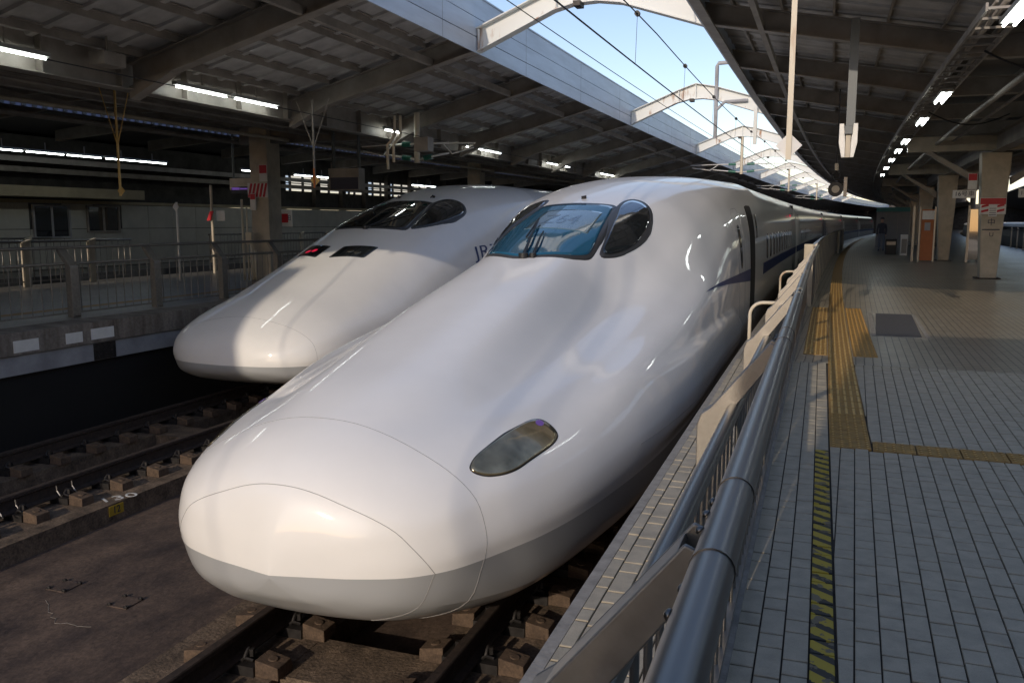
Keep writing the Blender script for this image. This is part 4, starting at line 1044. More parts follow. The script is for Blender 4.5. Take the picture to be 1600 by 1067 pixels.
    for y in ys(YS, 60, .5):
        if q0 is None: g = MB(); g.box(1.47, 1.86, -.015, .015, 3.63, 3.655); q0 = g.build("rack_rung", M_beam, t, local=True); o = q0
        else: o = inst(q0, t)
        o.location = W(0, y, 0) - ORG[t.name]; o.rotation_euler = (0, 0, TH(y))
    g = MB(); sweep(g, ibeam(4.05, 3.34, 3.79, .15), YS, 140, 4); g.build("girder", M_beam, t)
    for x, z, r in ((2.6, 3.6, .05), (3.0, 3.66, .03), (5.2, 3.6, .06), (1.65, 3.72, .03), (1.55, 3.71, .018)):
        g = MB(); g.tube([W(x, y, z) for y in ys(YS, 110, 4)], r, 8); g.build("pipe", M_beam, t, smooth=True)
    for k in range(5):   # loose cables
        g = MB(); x0 = random.uniform(1.5, 4.5); y0 = 6 + k * 3.2; pts = [W(x0 + 1.5 * f, y0 + f * .8, 3.6 - .22 * sin(pi * f)) for f in [i / 10 for i in range(11)]]; g.tube(pts, .014, 6); g.build("loose_cable", M_cable, t)
    for y in (14.5, 26.5, 38.5, 50.5, 62.5, 74.5, 86.5, 98.5):
        if y == 14.5: continue
        g = MB(); P = W(4.05, y, 0)
        b, tp = .20, .36
        g.hexa([(4.05 - b, y - .22, 0), (4.05 + b, y - .22, 0), (4.05 + b, y + .22, 0), (4.05 - b, y + .22, 0), (4.05 - tp, y - .26, 3.34), (4.05 + tp, y - .26, 3.34), (4.05 + tp, y + .26, 3.34), (4.05 - tp, y + .26, 3.34)])
        g.curve(); col = g.build("column", M_colp, t, bevel=.02)
        g = MB(); g.box(4.05 - .3, 4.05 + .3, y - .28, y + .28, 0.002, .03); g.curve(); g.build("base_flange", M_railw, col)
        g = MB(); g.box(1.9, 6.2, y - .16, y + .16, 3.40, 3.79); g.curve(); g.build("cross_beam", M_colp, t)
        for s_ in (-1, 1):
            g = MB(); g.hexa([(4.05 + s_ * .38, y - .12, 2.7), (4.05 + s_ * .40, y - .12, 2.5), (4.05 + s_ * .40, y + .12, 2.5), (4.05 + s_ * .38, y + .12, 2.7), (4.05 + s_ * 1.6, y - .12, 3.42), (4.05 + s_ * 1.75, y - .12, 3.40), (4.05 + s_ * 1.75, y + .12, 3.40), (4.05 + s_ * 1.6, y + .12, 3.42)]); g.curve(); g.build("haunch", M_beam, t)
    return t
can_r = canopy_right()
# third canopy and the light strip between
t = thing("station_canopy", (-24, 0, 4), "unlit canopy farthest left, above the cream building, with a ribbed clerestory strip", "canopy")
M_cler = mat("ribbed_translucent_strip", (0.30, 0.30, 0.42), 0.5)
g = MB(); sweep(g, rect(-19.82, -19.78, 4.50, 4.92), -20, 200, 5); g.build("clerestory_strip", M_cler, t)
for y in ys(14, 45, .32):
    g = MB(); g.box(-19.78, -19.73, y, y + .12, 4.51, 4.91); g.curve(); g.build("rib", M_roofdk, t)
g = MB(); sweep(g, [(-34, 3.9), (-34, 4.0), (-19.8, 4.98), (-19.8, 4.9)], -20, 200, 5); g.build("roof_deck", M_roofdk, t)
for y in ys(10, 70, 4):
    g = MB(); g.hexa([(-24, y - .08, 4.15), (-19.9, y - .08, 4.48), (-19.9, y + .08, 4.48), (-24, y + .08, 4.15), (-24, y - .08, 4.5), (-19.9, y - .08, 4.86), (-19.9, y + .08, 4.86), (-24, y + .08, 4.5)]); g.curve(); g.build("rafter", M_beam, t)
for x, z in ((-23.4, 3.05), (-22.6, 3.3)):
    g = MB(); sweep(g, rect(x - .06, x + .06, z, z + .16), -10, 150, 5); g.build("longitudinal_beam", M_beam, t)

# arch girders over the gap ---------------------------------------------------
def arch_mesh():
    g = MB(); B_ = [(-5.83, 4.44), (-5.45, 4.60), (-4.45, 5.02), (-4.1, 5.10), (-3.7, 5.11), (-3.3, 5.05), (-1.96, 4.60)]
    T_ = [(-5.83, 4.84), (-5.45, 4.99), (-4.45, 5.38), (-4.1, 5.50), (-3.9, 5.56), (-3.3, 5.44), (-1.96, 5.02)]
    g2 = MB()
    def strip(mb, P, Q, y0, y1):
        for i in range(len(P) - 1):
            a, b, c, d = P[i], P[i + 1], Q[i + 1], Q[i]
            mb.hexa([(a[0], y0, a[1]), (b[0], y0, b[1]), (b[0], y1, b[1]), (a[0], y1, a[1]), (d[0], y0, d[1]), (c[0], y0, c[1]), (c[0], y1, c[1]), (d[0], y1, d[1])])
    return B_, T_, strip
arches = []
a0 = None
arch_names = ["nearest of the rusty white arch girders, cut by the top of the picture", "second white arch girder from the camera, spanning the two canopies", "third white arch girder from the camera, above a hanging wire bracket"]
for i, y in enumerate([14.5 + 12 * k for k in range(11)]):
    lab = arch_names[i] if i < 3 else "%s white arch girder from the camera, small between the two canopies" % ["fourth", "fifth", "sixth", "seventh", "eighth", "ninth", "tenth", "eleventh"][i - 3]
    if a0 is None:
        t = thing("arch_girder", (-3.9, 0, 5.0), lab, "roof girder", "white arch girders between the canopies")
        B_, T_, strip = arch_mesh()
        g = MB(); strip(g, [(p[0], p[1] + .02) for p in B_], [(p[0], p[1] - .02) for p in T_], -.012, .012); g.build("web", M_arch, t)
        g = MB(); strip(g, B_, [(p[0], p[1] + .02) for p in B_], -.11, .11); g.build("lower_flange", M_arch, t)
        g = MB(); strip(g, [(p[0], p[1] - .02) for p in T_], T_, -.13, .13); g.build("upper_flange", M_arch, t)
        for x, z0, z1 in ((-3.9, 5.13, 5.53), (-5.80, 4.48, 4.82), (-4.40, 5.06, 5.36)):
            g = MB(); g.box(x - .012, x + .012, -.10, .10, z0, z1); g.build("stiffener", M_arch, t)
        g = MB(); g.box(-4.05, -3.93, -.28, -.02, 5.02, 5.10); g.build("bracket", M_clip, t)
        a0 = t; o = t
    else: o = copy_tree(a0); o["label"] = lab
    p = W(-3.9, y, 5.0); o.location = p; o.rotation_euler = (0, 0, TH(y)); arches.append(o)

# overhead wires ---------------------------------------------------------------
def zc(y): return 3.86 + .005 * min(y, 60)
def wire_thing(name, label, fn, r, ya, yb, st=2.0):
    t = thing(name, fn(ya), label, "overhead wire"); g = MB(); g.tube([fn(y) for y in ys(ya, yb, st)], r, 6); g.build("wire", M_cable, t); return t
def mes(y):
    u = ((y - 14.5) % 24) / 24; return 4.68 + .004 * (y - 14) - .12 * sin(pi * u)
tc = wire_thing("contact_wire", "lower black overhead wire above the nearest train, with thin droppers", lambda y: W(-2.84 - .03, y, zc(y)), .011, -15, 150)
tm = wire_thing("carrier_wire", "upper black overhead wire with round clamps above the nearest train", lambda y: W(-2.84, y, mes(y)), .010, -15, 150)
for y in (9, 13.6, 18.2, 22.6, 27.5, 32, 37, 42, 48, 54):
    g = MB(); g.tube([W(-2.86, y, zc(y)), W(-2.84, y, mes(y))], .004, 5); g.build("dropper", M_cable, tc)
    g = MB(); g.disc(W(-2.84, y, mes(y)), (0, 1, 0), .042, .07, 12); g.tube([W(-2.84, y - .08, mes(y)), W(-2.84, y + .08, mes(y))], .02, 8); g.build("clamp", M_cable, tm)
wire_thing("feeder_wire", "thin overhead wire running close to the blue fascia on the left", lambda y: W(-4.55, y, 4.72 + .002 * y), .008, -15, 150)
wire_thing("feeder_wire", "thin overhead wire close to the edge of the right canopy", lambda y: W(-2.15, y, 4.95 + .002 * y), .008, 4, 150)
wire_thing("contact_wire", "overhead wire above the far track, under the dark canopy", lambda y: W(-8.3, y, 3.30 + .002 * y), .008, -10, 120)
def bracket(x, y, ztop, zbot, label, reach=1.15, both=True):
    t = thing("wire_bracket", W(x, y, zbot), label, "overhead bracket")
    g = MB(); g.tube([W(x, y, zbot), W(x, y, ztop)], .065, 12); g.build("drop_post", M_creampole, t, smooth=True, angle=50)
    for s_ in ((-1, 1) if both else (-1,)):
        for (z, dz) in ((zbot + .42, .0), (zbot + .08, .12)):
            a, b = (x + s_ * .06, z), (x + s_ * reach, z + dz)
            f = lambda k: W(a[0] + (b[0] - a[0]) * k, y, a[1] + (b[1] - a[1]) * k)
            arm = MB(); arm.tube([f(0), f(1)], .022, 8); arm = arm.build("arm", M_white2, t, smooth=True)
            g = MB()
            for k in range(9): 
                c = f(.16 + k * .030); c2 = f(.16 + k * .030 + .012); g.tube([c, c2], .062, 10)
            g.tube([f(.15), f(.42)], .045, 10); g.build("insulator", M_insul, arm, smooth=True, angle=50)
        g = MB(); g.tube([W(x + s_ * reach * .8, y, zbot + .42), W(x + s_ * reach * 1.1, y, zbot + .18), W(x + s_ * reach * 1.75, y, zbot + .30)], .016, 6); g.tube([W(x + s_ * reach * 1.0, y, zbot + .42), W(x + s_ * reach * 1.8, y, zbot + .40)], .016, 6); g.build("steady_arm", M_white2, t)
    return t
bracket(-3.9, 38.5, 5.12, 3.55, "rusty drop post with green insulators hanging from the third arch", 1.2)
bracket(-3.9, 62.5, 5.12, 3.6, "drop post with green insulators, second one down the line", 1.2)
bracket(-3.9, 86.5, 5.12, 3.6, "small distant drop post with green insulators", 1.2)
bracket(-8.9, 18.2, 3.98, 2.86, "white post with green insulators above the far train's roof", .8)
# bent pipes and portal posts
t = thing("portal_post", W(-3.25, 26.5, 4), "pale square-cornered post standing above the second arch", "pole")
g = MB(); y = 26.4; g.tube([W(-3.30, y, 3.95), W(-3.30, y, 6.0), W(-3.26, y, 6.08), W(-2.55, y, 6.10)], .055, 8); g.build("bent_post", M_pale, t, smooth=True, angle=40)
g = MB(); g.tube([W(-3.30, y, 4.75), W(-3.05, y, 4.98), W(-2.4, y, 5.0)], .045, 8); g.build("brace", M_pale, t, smooth=True, angle=40)
t = thing("portal_post", W(-2.2, 26.5, 4), "short pale post hanging from the right end of the second arch", "pole")
g = MB(); g.box(-2.22, -2.12, 26.35, 26.45, 3.75, 4.8); g.curve(); g.build("post", M_arch, t)
for k, x in enumerate((0, .13)):
    pass
t = thing("downpipe", (-8.9, 16.4, 3.3), "pair of cream bent pipes dropping from the canopy above the far train", "pipe")
for k in (0, .14):
    g = MB(); y = 16.6; x = -8.62 + k
    g.tube([W(x, y, 3.72), W(x, y, 3.32), W(x - .17, y, 3.12), W(x - .17, y, 2.62 + k)], .032, 8); g.build("bent_pipe", M_creampole, t, smooth=True)

# lamps --------------------------------------------------------------------------
ORD = ["first", "second", "third", "fourth", "fifth", "sixth", "seventh", "eighth", "ninth", "tenth", "eleventh", "twelfth"]
lamp_protos = {}
def tube_lamp(x, y, z, label, group, twin=False):
    key = twin
    if key not in lamp_protos:
        t = thing("fluorescent_lamp", (0, 0, 0), label, "lamp", group)
        g = MB(); g.box(-.05 if not twin else -.09, .05 if not twin else .09, -.64, .64, .045, .10); g.build("housing", M_lamph, t, local=True, bevel=.006)
        for dx in ((0,) if not twin else (-.05, .05)):
            g = MB(); g.tube([(dx, -.60, .02), (dx, .60, .02)], .0145, 8); g.build("tube", M_lamp, t, local=True, smooth=True, angle=50)
        g = MB(); g.tube([(0, 0, .1), (0, 0, .30)], .012, 6); g.build("hanger", M_beam, t, local=True)
        lamp_protos[key] = t; o = t
    else: o = copy_tree(lamp_protos[key]); o["label"] = label; o["group"] = group
    p = W(x, y, z); o.location = p; o.rotation_euler = (0, 0, TH(y)); ORG[o.name] = p
    return o
GL = "tube lamps under the far platform's canopy"
zz = 3.56
lampsL = [8.2, 11.75, 13.15, 18.4, 23.0, 24.35, 30, 31.4, 37, 38.4, 45, 52]
nm = ["lit tube lamp at the left edge of the picture under the far canopy", "lit tube lamp right of the first one, under the far canopy girder", "short-gapped lit tube following directly after the second far lamp", "lit tube lamp beside the hanging grey box above the far train"]
for i, y in enumerate(lampsL): tube_lamp(-9.5, y, zz, nm[i] if i < 4 else "small distant tube lamp under the far canopy, %s of the distant ones" % ORD[i - 4], GL)
GR = "tube lamps in a line under the near canopy"
nmR = ["big lit tube lamp in the top right corner", "second lit tube lamp from the top right corner", "third lit tube lamp down the near canopy's row"]
for i, y in enumerate([9.9, 16.2, 19.8, 24.5, 27.6, 31.5, 36, 41]): tube_lamp(1.72, y, 3.50, nmR[i] if i < 3 else "%s lit tube lamp from the top right corner, down the near canopy" % ORD[i], GR, twin=True)
GB = "row of tube lamps in front of the cream building"
for i, y in enumerate([16.9, 18.2, 19.5, 20.85, 22.1] + [27.0, 30.2, 31.5, 32.8, 34.2, 40, 41.4]): tube_lamp(-20.2, y, 3.36, "%s from the left in the low row of lit tubes above the cream wall" % ORD[i], GB)

# hanging markers -------------------------------------------------------------------
def diamond_pole(x, y, ztop, zbot, size, label, mp=M_creampole, md=M_signw, braces=True, w_=.05, top2=True):
    t = thing("marker_pole", (x, y, zbot), label, "hanging marker")
    g = MB(); g.box(x - w_ / 2, x + w_ / 2, y - .015, y + .015, zbot, ztop); g.build("pole", mp, t)
    if top2: g = MB(); g.box(x - w_ * 1.1, x - w_ * .35, y - .045, y - .0155, (zbot + ztop) / 2 + .55 * (ztop - zbot) / 2.2, ztop); g.build("upper_strut", mp, t)
    g = MB(); c = zbot + size * .55; yy_ = y + .016
    g.prism([(x - size / 2, c), (x, c + size / 2), (x + size / 2, c), (x, c - size / 2)], yy_, yy_ + .008); g.build("diamond_plate", md, t)
    if braces:
        for s_ in (-1, 1): g = MB(); g.tube([(x, y, zbot + (ztop - zbot) * .45), (x + s_ * .36, y, ztop)], .009, 6); g.build("brace", mp, t)
    return t
diamond_pole(-.345, 9.2, 4.35, 2.12, .255, "cream marker pole with pale diamond plate hanging over the near railing", braces=False, w_=.052)
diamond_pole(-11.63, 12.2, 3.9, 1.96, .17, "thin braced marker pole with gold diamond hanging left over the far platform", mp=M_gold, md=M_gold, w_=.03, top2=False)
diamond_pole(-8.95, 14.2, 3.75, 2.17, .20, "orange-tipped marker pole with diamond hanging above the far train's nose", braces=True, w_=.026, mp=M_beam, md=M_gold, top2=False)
g = MB(); g.box(-8.966, -8.934, 14.18, 14.197, 2.14, 2.5); g.build("orange_tip", M_orange, bpy.data.objects["marker_pole.002"])
t = thing("marker_post", (-15.6, 18.2, 0), "thin white post with small diamond plate standing on the far platform", "marker post")
g = MB(); g.tube([(-15.65, 18.3, 0), (-15.65, 18.3, 2.02)], [.035, .028], 8); g.build("post", M_white2, t, smooth=True)
g = MB(); g.prism([(-15.75, 1.90), (-15.65, 2.02), (-15.55, 1.90), (-15.65, 1.78)], 18.26, 18.27); g.build("diamond_plate", M_signw, t)

# dark pole with the pale twin-vane marker
t = thing("hanging_signal", (.30, 12.5, 2.4), "slate pole from the right canopy holding a pale twin-vane shade", "hanging lamp")
x, y = .28, 12.6
g = MB(); g.box(x - .055 + .02, x + .055 + .02, y - .03, y + .03, 2.6, 4.15); g.build("pole", M_darkpole, t)
for s_ in (-1, 1):
    g = MB(); g.prism([(x + s_ * .115, 2.80), (x + s_ * .06, 2.80), (x + s_ * .035, 2.55), (x + s_ * .035, 2.36), (x + s_ * .075, 2.36), (x + s_ * .115, 2.55)][::s_], y - .06, y + .02); g.build("vane", M_white2, t, bevel=.004)
g = MB(); g.box(x - .03, x + .03, y - .045, y - .0, 2.36, 2.66); g.build("core", M_colp, t)
g = MB(); g.box(x - .05, x + .05, y - .09, y - .05, 2.66, 2.77); g.build("box", M_darkpole, t, bevel=.005)
t = thing("loudspeaker", (.2, 17.5, 2), "round black ring-shaped loudspeaker hanging on a rod beyond the vane lamp", "loudspeaker")
x, y = .215, 17.6
g = MB(); g.disc((x, y, 2.12), (0, 1, 0), .135, .14, 24); g.build("horn_ring", M_rubber, t, smooth=True, angle=40)
g = MB(); g.disc((x, y - .08, 2.12), (0, 1, 0), .07, .03, 20); g.build("cone", M_colp, t, smooth=True, angle=40)
g = MB(); g.tube([(x + .07 * cos(a), y, 2.37 + .07 * sin(a)) for a in [2 * pi * i / 14 for i in range(14)]], .016, 6, closed=True); g.tube([(x, y, 2.44), (x, y, 3.95)], .014, 6); g.build("hook_and_rod", M_clip, t)
g = MB(); g.box(x - .035, x + .035, y - .03, y + .03, 2.47, 2.60); g.build("terminal_box", M_colp, t)
g = MB(); g.box(x + .14, x + .20, y - .04, y + .04, 1.98, 2.34); g.build("side_case", M_steel, t)
# junction boxes
t = thing("junction_box", (-9.3, 9.6, 3.7), "pale box hanging from a rod under the far canopy girder", "electrical box")
g = MB(); g.box(-9.46, -9.20, 9.5, 9.9, 3.62, 3.80); g.build("case", M_beam, t, bevel=.01); g = MB(); g.tube([(-9.33, 9.7, 3.8), (-9.33, 9.7, 4.3)], .015, 6); g.build("rod", M_beam, t)
t = thing("electrical_box", (-9, 17, 3.2), "grey cabinet hung beside the bent pipes above the far train", "electrical box")
g = MB(); g.box(-8.35, -8.02, 17.2, 17.5, 3.02, 3.32); g.build("case", M_beam, t, bevel=.01)

# information displays ---------------------------------------------------------------
t = thing("hanging_display", (-10.9, 18.6, 2.4), "dark overhead departure display hung on two tubes above the far train", "display")
x = -10.95; y = 18.8
g = MB(); g.box(x - .42, x + .42, y - .15, y + .15, 2.28, 2.80); g.build("case", M_beam, t, bevel=.01)
g = MB(); g.box(x - .36, x + .40, y - .158, y - .151, 2.30, 2.58); g.build("screen", M_screen.copy() if False else M_signdk, t)
for dx in (-.35, .35): g = MB(); g.tube([(x + dx, y, 2.8), (x + dx, y, 4.0)], .04, 8); g.build("tube_hanger", M_darkpole, t, smooth=True)
t = thing("hanging_display", (-13.8, 24, 2.3), "small purple-lit display board left of the big far column", "display")
x, y = -15.3, 20.6
g = MB(); g.box(x - .35, x + .38, y - .12, y + .12, 2.40, 2.72); g.build("case", M_colp, t)
g = MB(); g.box(x - .30, x + .33, y - .128, y - .121, 2.30, 2.49); g.build("screen", M_rubber, t)
g = MB(); g.box(x - .28, x - .03, y - .134, y - .129, 2.40, 2.47); g.box(x - .01, x + .25, y - .134, y - .129, 2.41, 2.45); g.build("lit_text_rows", M_screen, t)
for dx in (-.3, .3): g = MB(); g.tube([(x + dx, y, 2.7), (x + dx, y, 3.95)], .03, 8); g.build("tube_hanger", M_darkpole, t)

# signs on the columns ------------------------------------------------------------------
def post_sign(name, x0, x1, z0, z1, y, m, label, cat="sign", txt=None, size=.1, tm=None, red_top=None, lab_parts=None):
    t = thing(name, W((x0 + x1) / 2, y, z0), label, cat)
    g = MB(); g.box(x0, x1, y - .02, y, z0, z1); g.curve(); g.build("plate", m, t)
    if red_top: g = MB(); g.box(x0 + .01, x1 - .01, y - .026, y - .021, z1 - (z1 - z0) * red_top, z1 - .01); g.curve(); g.build("red_field", M_signr, t)
    if txt:
        for i, (s_, dz) in enumerate(txt): text("lettering", s_, size, tm or M_signdk, t, W((x0 + x1) / 2, y - .030, (z0 + z1) / 2 + dz), (pi / 2, 0, TH(y)), extrude=.001)
    return t
cy = 26.2
post_sign("car_number_sign", 3.05, 3.62, 2.15, 2.36, cy, M_signw, "white coach number plate on the left of the tapered column", txt=[("16号車", 0)], size=.16)
post_sign("car_number_sign", 4.60, 5.15, 2.15, 2.38, cy, M_signw, "white coach number plate on the right of the tapered column", txt=[("16号車", 0)], size=.16)
post_sign("alarm_sign", 3.40, 3.62, 2.38, 2.80, cy, M_signw, "small red and white emergency sign above the left coach plate", red_top=.45)
t = post_sign("warning_board", 3.72, 4.34, 1.72, 2.15, cy, M_signw, "red and white striped emergency board wrapped on the tapered column", red_top=.40)
for i in range(3):
    for s_ in (-1, 1):
        g = MB(); a = 4.03 + s_ * (.17 + .07 * 0); z = 1.76 + i * .13; g.hexa([(a - .10, cy - .032, z), (a + .10, cy - .032, z + .05), (a + .10, cy - .022, z + .05), (a - .10, cy - .022, z), (a - .10, cy - .032, z + .06), (a + .10, cy - .032, z + .11), (a + .10, cy - .022, z + .11), (a - .10, cy - .022, z + .06)]); g.curve(); g.build("red_stripe", M_signr, t)
g = MB(); g.box(3.93, 4.13, cy - .045, cy - .035, 1.66, 1.98); g.curve(); nb = g.build("notice_card", M_signw, t)
for i in range(4): g = MB(); g.box(3.95, 4.11, cy - .048, cy - .046, 1.70 + i * .055, 1.715 + i * .055); g.curve(); g.build("printed_line", M_signdk, t)
t = thing("column_marking", W(4.0, 26, 1.3), "dark printed characters on the tapered column below the striped board", "marking")
text("lettering", "中", .20, M_signdk, t, W(4.03, 26.245, 1.50), (pi / 2, 0, 0)); text("lettering", "U", .16, M_signdk, t, W(4.05, 26.245, 1.18), (pi / 2, 0, 0))
g = MB(); g.box(3.82, 4.24, 26.238, 26.243, 1.30, 1.33); g.curve(); g.build("underline", M_signdk, t)
# signs on the left column
t = post_sign("warning_board", -14.32, -13.70, 2.15, 2.52, 19.15, M_signw, "red and white striped board on the far platform's big column")
for i in range(5):
    g = MB(); a = -14.31 + i * .115; g.hexa([(a, 19.115, 2.16), (a + .06, 19.115, 2.16), (a + .06, 19.128, 2.16), (a, 19.128, 2.16), (a + .09, 19.115, 2.51), (a + .15, 19.115, 2.51), (a + .15, 19.128, 2.51), (a + .09, 19.128, 2.51)]); g.curve(); g.build("red_stripe", M_signr, t)
post_sign("alarm_sign", -13.92, -13.68, 2.55, 2.98, 19.12, M_signw, "red and white vertical alarm sign on the far platform's big column", red_top=.5)
post_sign("notice_card", -14.22, -14.05, 1.82, 2.25, 19.1, M_signw, "narrow white notice below the stripes on the far column", red_top=.35)
t = post_sign("name_board", -23.3, -21.95, 1.32, 2.05, 31.8, M_signw, "white board with blue characters and a red square on the cream wall", txt=[("十 客 口 田", .0)], size=.26, tm=M_blue)
g = MB(); g.box(-22.50, -22.15, 31.76, 31.775, 1.5, 1.88); g.curve(); g.build("red_square", M_signr, t)
t = post_sign("warning_board", -17.3, -17.0, 1.55, 1.85, 21.5, M_signw, "small red striped board on a thin post behind the far platform")
g = MB(); g.hexa([(-17.28, 21.46, 1.56), (-17.15, 21.46, 1.56), (-17.15, 21.475, 1.56), (-17.28, 21.475, 1.56), (-17.15, 21.46, 1.84), (-17.02, 21.46, 1.84), (-17.02, 21.475, 1.84), (-17.15, 21.475, 1.84)]); g.build("red_stripe", M_signr, t)
g = MB(); g.tube([(-17.15, 21.55, 0), (-17.15, 21.55, 2.6)], .04, 8); g.build("post", M_colp, t)
# pipes and a pull box on the far column, catching the sun
t = thing("conduit_bundle", (-13.9, 19.1, 0), "bundle of sunlit cream conduits down the front of the far column", "conduit")
for x, r, a, b in ((-14.28, .03, 0, 2.1), (-14.02, .05, 0, 1.0), (-14.14, .022, 0, 1.9), (-13.92, .035, 0, .8)):
    g = MB(); g.tube([(x, 19.14, a), (x, 19.14, b)], r, 8); g.build("conduit", M_creampole, t, smooth=True)
g = MB(); g.box(-14.12, -13.94, 19.02, 19.14, .95, 1.25); g.build("pull_box", M_creampole, t, bevel=.01)

# building on the left --------------------------------------------------------------------
t = thing("station_building", (-24, 14, 0), "low cream panelled building wall with double window and awning on the far left", "building")
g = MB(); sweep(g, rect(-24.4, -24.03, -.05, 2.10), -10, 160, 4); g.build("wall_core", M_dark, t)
for i in range(48):
    a = 12.0 + i * 1.25
    for (z0, z1) in ((-.02, 1.28), (1.30, 2.12)):
        if (20.5 < a + .6 < 22.4 or 22.6 < a + .6 < 24.6) and z0 > 1: continue
        g = MB(); g.box(-24.03, -24.0, a + .01, a + 1.24, z0, z1); g.curve(); g.build("wall_panel", M_wall, t)
g = MB(); sweep(g, rect(-24.1, -23.94, 2.13, 2.24), 12, 110, 4); g.build("wall_capping", M_band, t)
def window(t, y0, y1, z0, z1, frame, n=2, lit=None):
    f = MB()
    for (a, b, c, d) in ((y0 - .06, y0, z0 - .06, z1 + .06), (y1, y1 + .06, z0 - .06, z1 + .06), (y0, y1, z1, z1 + .06), (y0, y1, z0 - .06, z0)): f.box(-24.0, -23.93, a, b, c, d)
    for k in range(1, n): y = y0 + (y1 - y0) * k / n; f.box(-24.0, -23.94, y - .04, y + .04, z0, z1)
    f.curve(); f = f.build("window", frame, t)
    for k in range(n):
        g = MB(); a = y0 + (y1 - y0) * k / n + .04; b = y0 + (y1 - y0) * (k + 1) / n - .04; g.box(-23.99, -23.96, a, b, z0, z1); g.curve(); g.build("pane", M_glass, f)
window(t, 20.9, 22.2, 1.05, 2.02, M_pale); window(t, 23.0, 24.3, 1.22, 2.03, M_beam)
g = MB(); sweep(g, rect(-24.0, -23.0, 2.30, 2.62), 12, 24.6, 2); g.build("awning", M_band, t)
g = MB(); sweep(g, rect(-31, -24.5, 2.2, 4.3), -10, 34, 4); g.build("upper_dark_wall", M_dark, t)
# window band; daylight from behind is a glow put into the panes
t = thing("window_band", (-24.3, 36, 3), "band of bright grid windows high in the dark wall behind the far column", "window")
M_daylit = mat("daylit_frosted_pane", (0.55, 0.52, 0.46), 0.6, emit=(0.62, 0.58, 0.50), estr=0.75)
M_daylit2 = mat("daylit_clear_pane", (0.40, 0.46, 0.52), 0.6, emit=(0.42, 0.50, 0.60), estr=0.75)
y = 34.0; i = 0
while y < 62:
    wd = [.5, .62, .5, .3][i % 4] * 1.5
    for r in range(2):
        g = MB(); g.box(-24.28, -24.24, y + .05, y + wd, 3.02 + r * .36, 3.33 + r * .36); g.curve(); g.build("pane", M_daylit if (i + r * 0) % 3 else M_daylit2, t)
    g = MB(); g.box(-24.27, -24.18, y - .05, y + .05, 2.9, 3.85); g.curve(); g.build("mullion", M_rubber, t)
    if i % 3 == 0: g = MB(); g.box(-24.25, -24.0, y - .1, y + .22, 1.6, 4.2); g.curve(); g.build("pier", M_dark, t)
    y += wd + .08; i += 1
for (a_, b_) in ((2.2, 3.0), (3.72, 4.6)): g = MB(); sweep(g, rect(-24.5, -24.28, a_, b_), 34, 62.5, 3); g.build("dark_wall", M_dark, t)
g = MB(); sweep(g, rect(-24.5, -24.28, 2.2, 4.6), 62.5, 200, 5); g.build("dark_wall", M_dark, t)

# things down the near platform -------------------------------------------------------------
t = thing("kiosk", W(3.9, 58, 0), "grey platform kiosk with teal band far down the near platform", "kiosk")
g = MB(); g.box(1.75, 3.6, 58, 63, 0, 2.15); g.curve(); g.build("body", M_kiosk, t, bevel=.02)
g = MB(); g.box(1.73, 3.62, 57.95, 63, 2.16, 2.42); g.curve(); g.build("fascia", M_teal, t)
for x in (2.3, 2.95): g = MB(); g.box(x - .008, x + .008, 57.975, 57.995, .1, 2.1); g.curve(); g.build("panel_joint", M_beam, t)
t = thing("vending_machine", W(2.9, 44, 0), "small white vending machine beside the dark bin by the kiosk", "vending machine")
g = MB(); g.box(2.72, 3.02, 44, 44.5, 0, .95); g.curve(); g.build("cabinet", M_white2, t, bevel=.01); g = MB(); g.box(2.76, 2.98, 43.97, 44, .1, .75); g.curve(); g.build("front", M_beam, t)
t = thing("litter_bin", W(2.4, 45, 0), "low dark litter bin left of the small white vending machine", "bin")
g = MB(); g.box(2.1, 2.6, 45, 45.5, 0, .72); g.curve(); g.build("box", M_rubber, t, bevel=.03); g = MB(); g.box(2.15, 2.55, 44.99, 45, .45, .6); g.curve(); g.build("slot", M_steel, t)
t = thing("advert_board", W(3.5, 37.4, 0), "tall orange board in a steel frame before the second column", "board")
g = MB(); g.box(3.10, 3.55, 37.0, 37.1, .05, 2.0); g.curve(); g.build("orange_panel", M_orange, t)
for x in (3.05, 3.57): g = MB(); g.box(x - .03, x + .03, 36.96, 37.16, 0, 2.1); g.curve(); g.build("frame_post", M_steel, t)
g = MB(); g.box(3.22, 3.42, 36.97, 36.995, 1.2, 1.5); g.curve(); g.build("pale_notice", M_pale, t)
g = MB(); g.box(3.12, 3.54, 36.97, 36.995, 1.62, 1.95); g.curve(); g.build("white_header", M_signw, t)
t = thing("glass_shelter", W(4.8, 38, 0), "steel and dark glass shelter around the second column", "shelter")
for x in (2.85, 4.75, 5.6): g = MB(); g.box(x - .04, x + .04, 37.2, 37.3, 0, 2.15); g.curve(); g.build("post", M_steel, t)
g = MB(); g.box(4.78, 5.57, 37.22, 37.25, .1, 2.0); g.curve(); g.build("pane", M_glass, t)
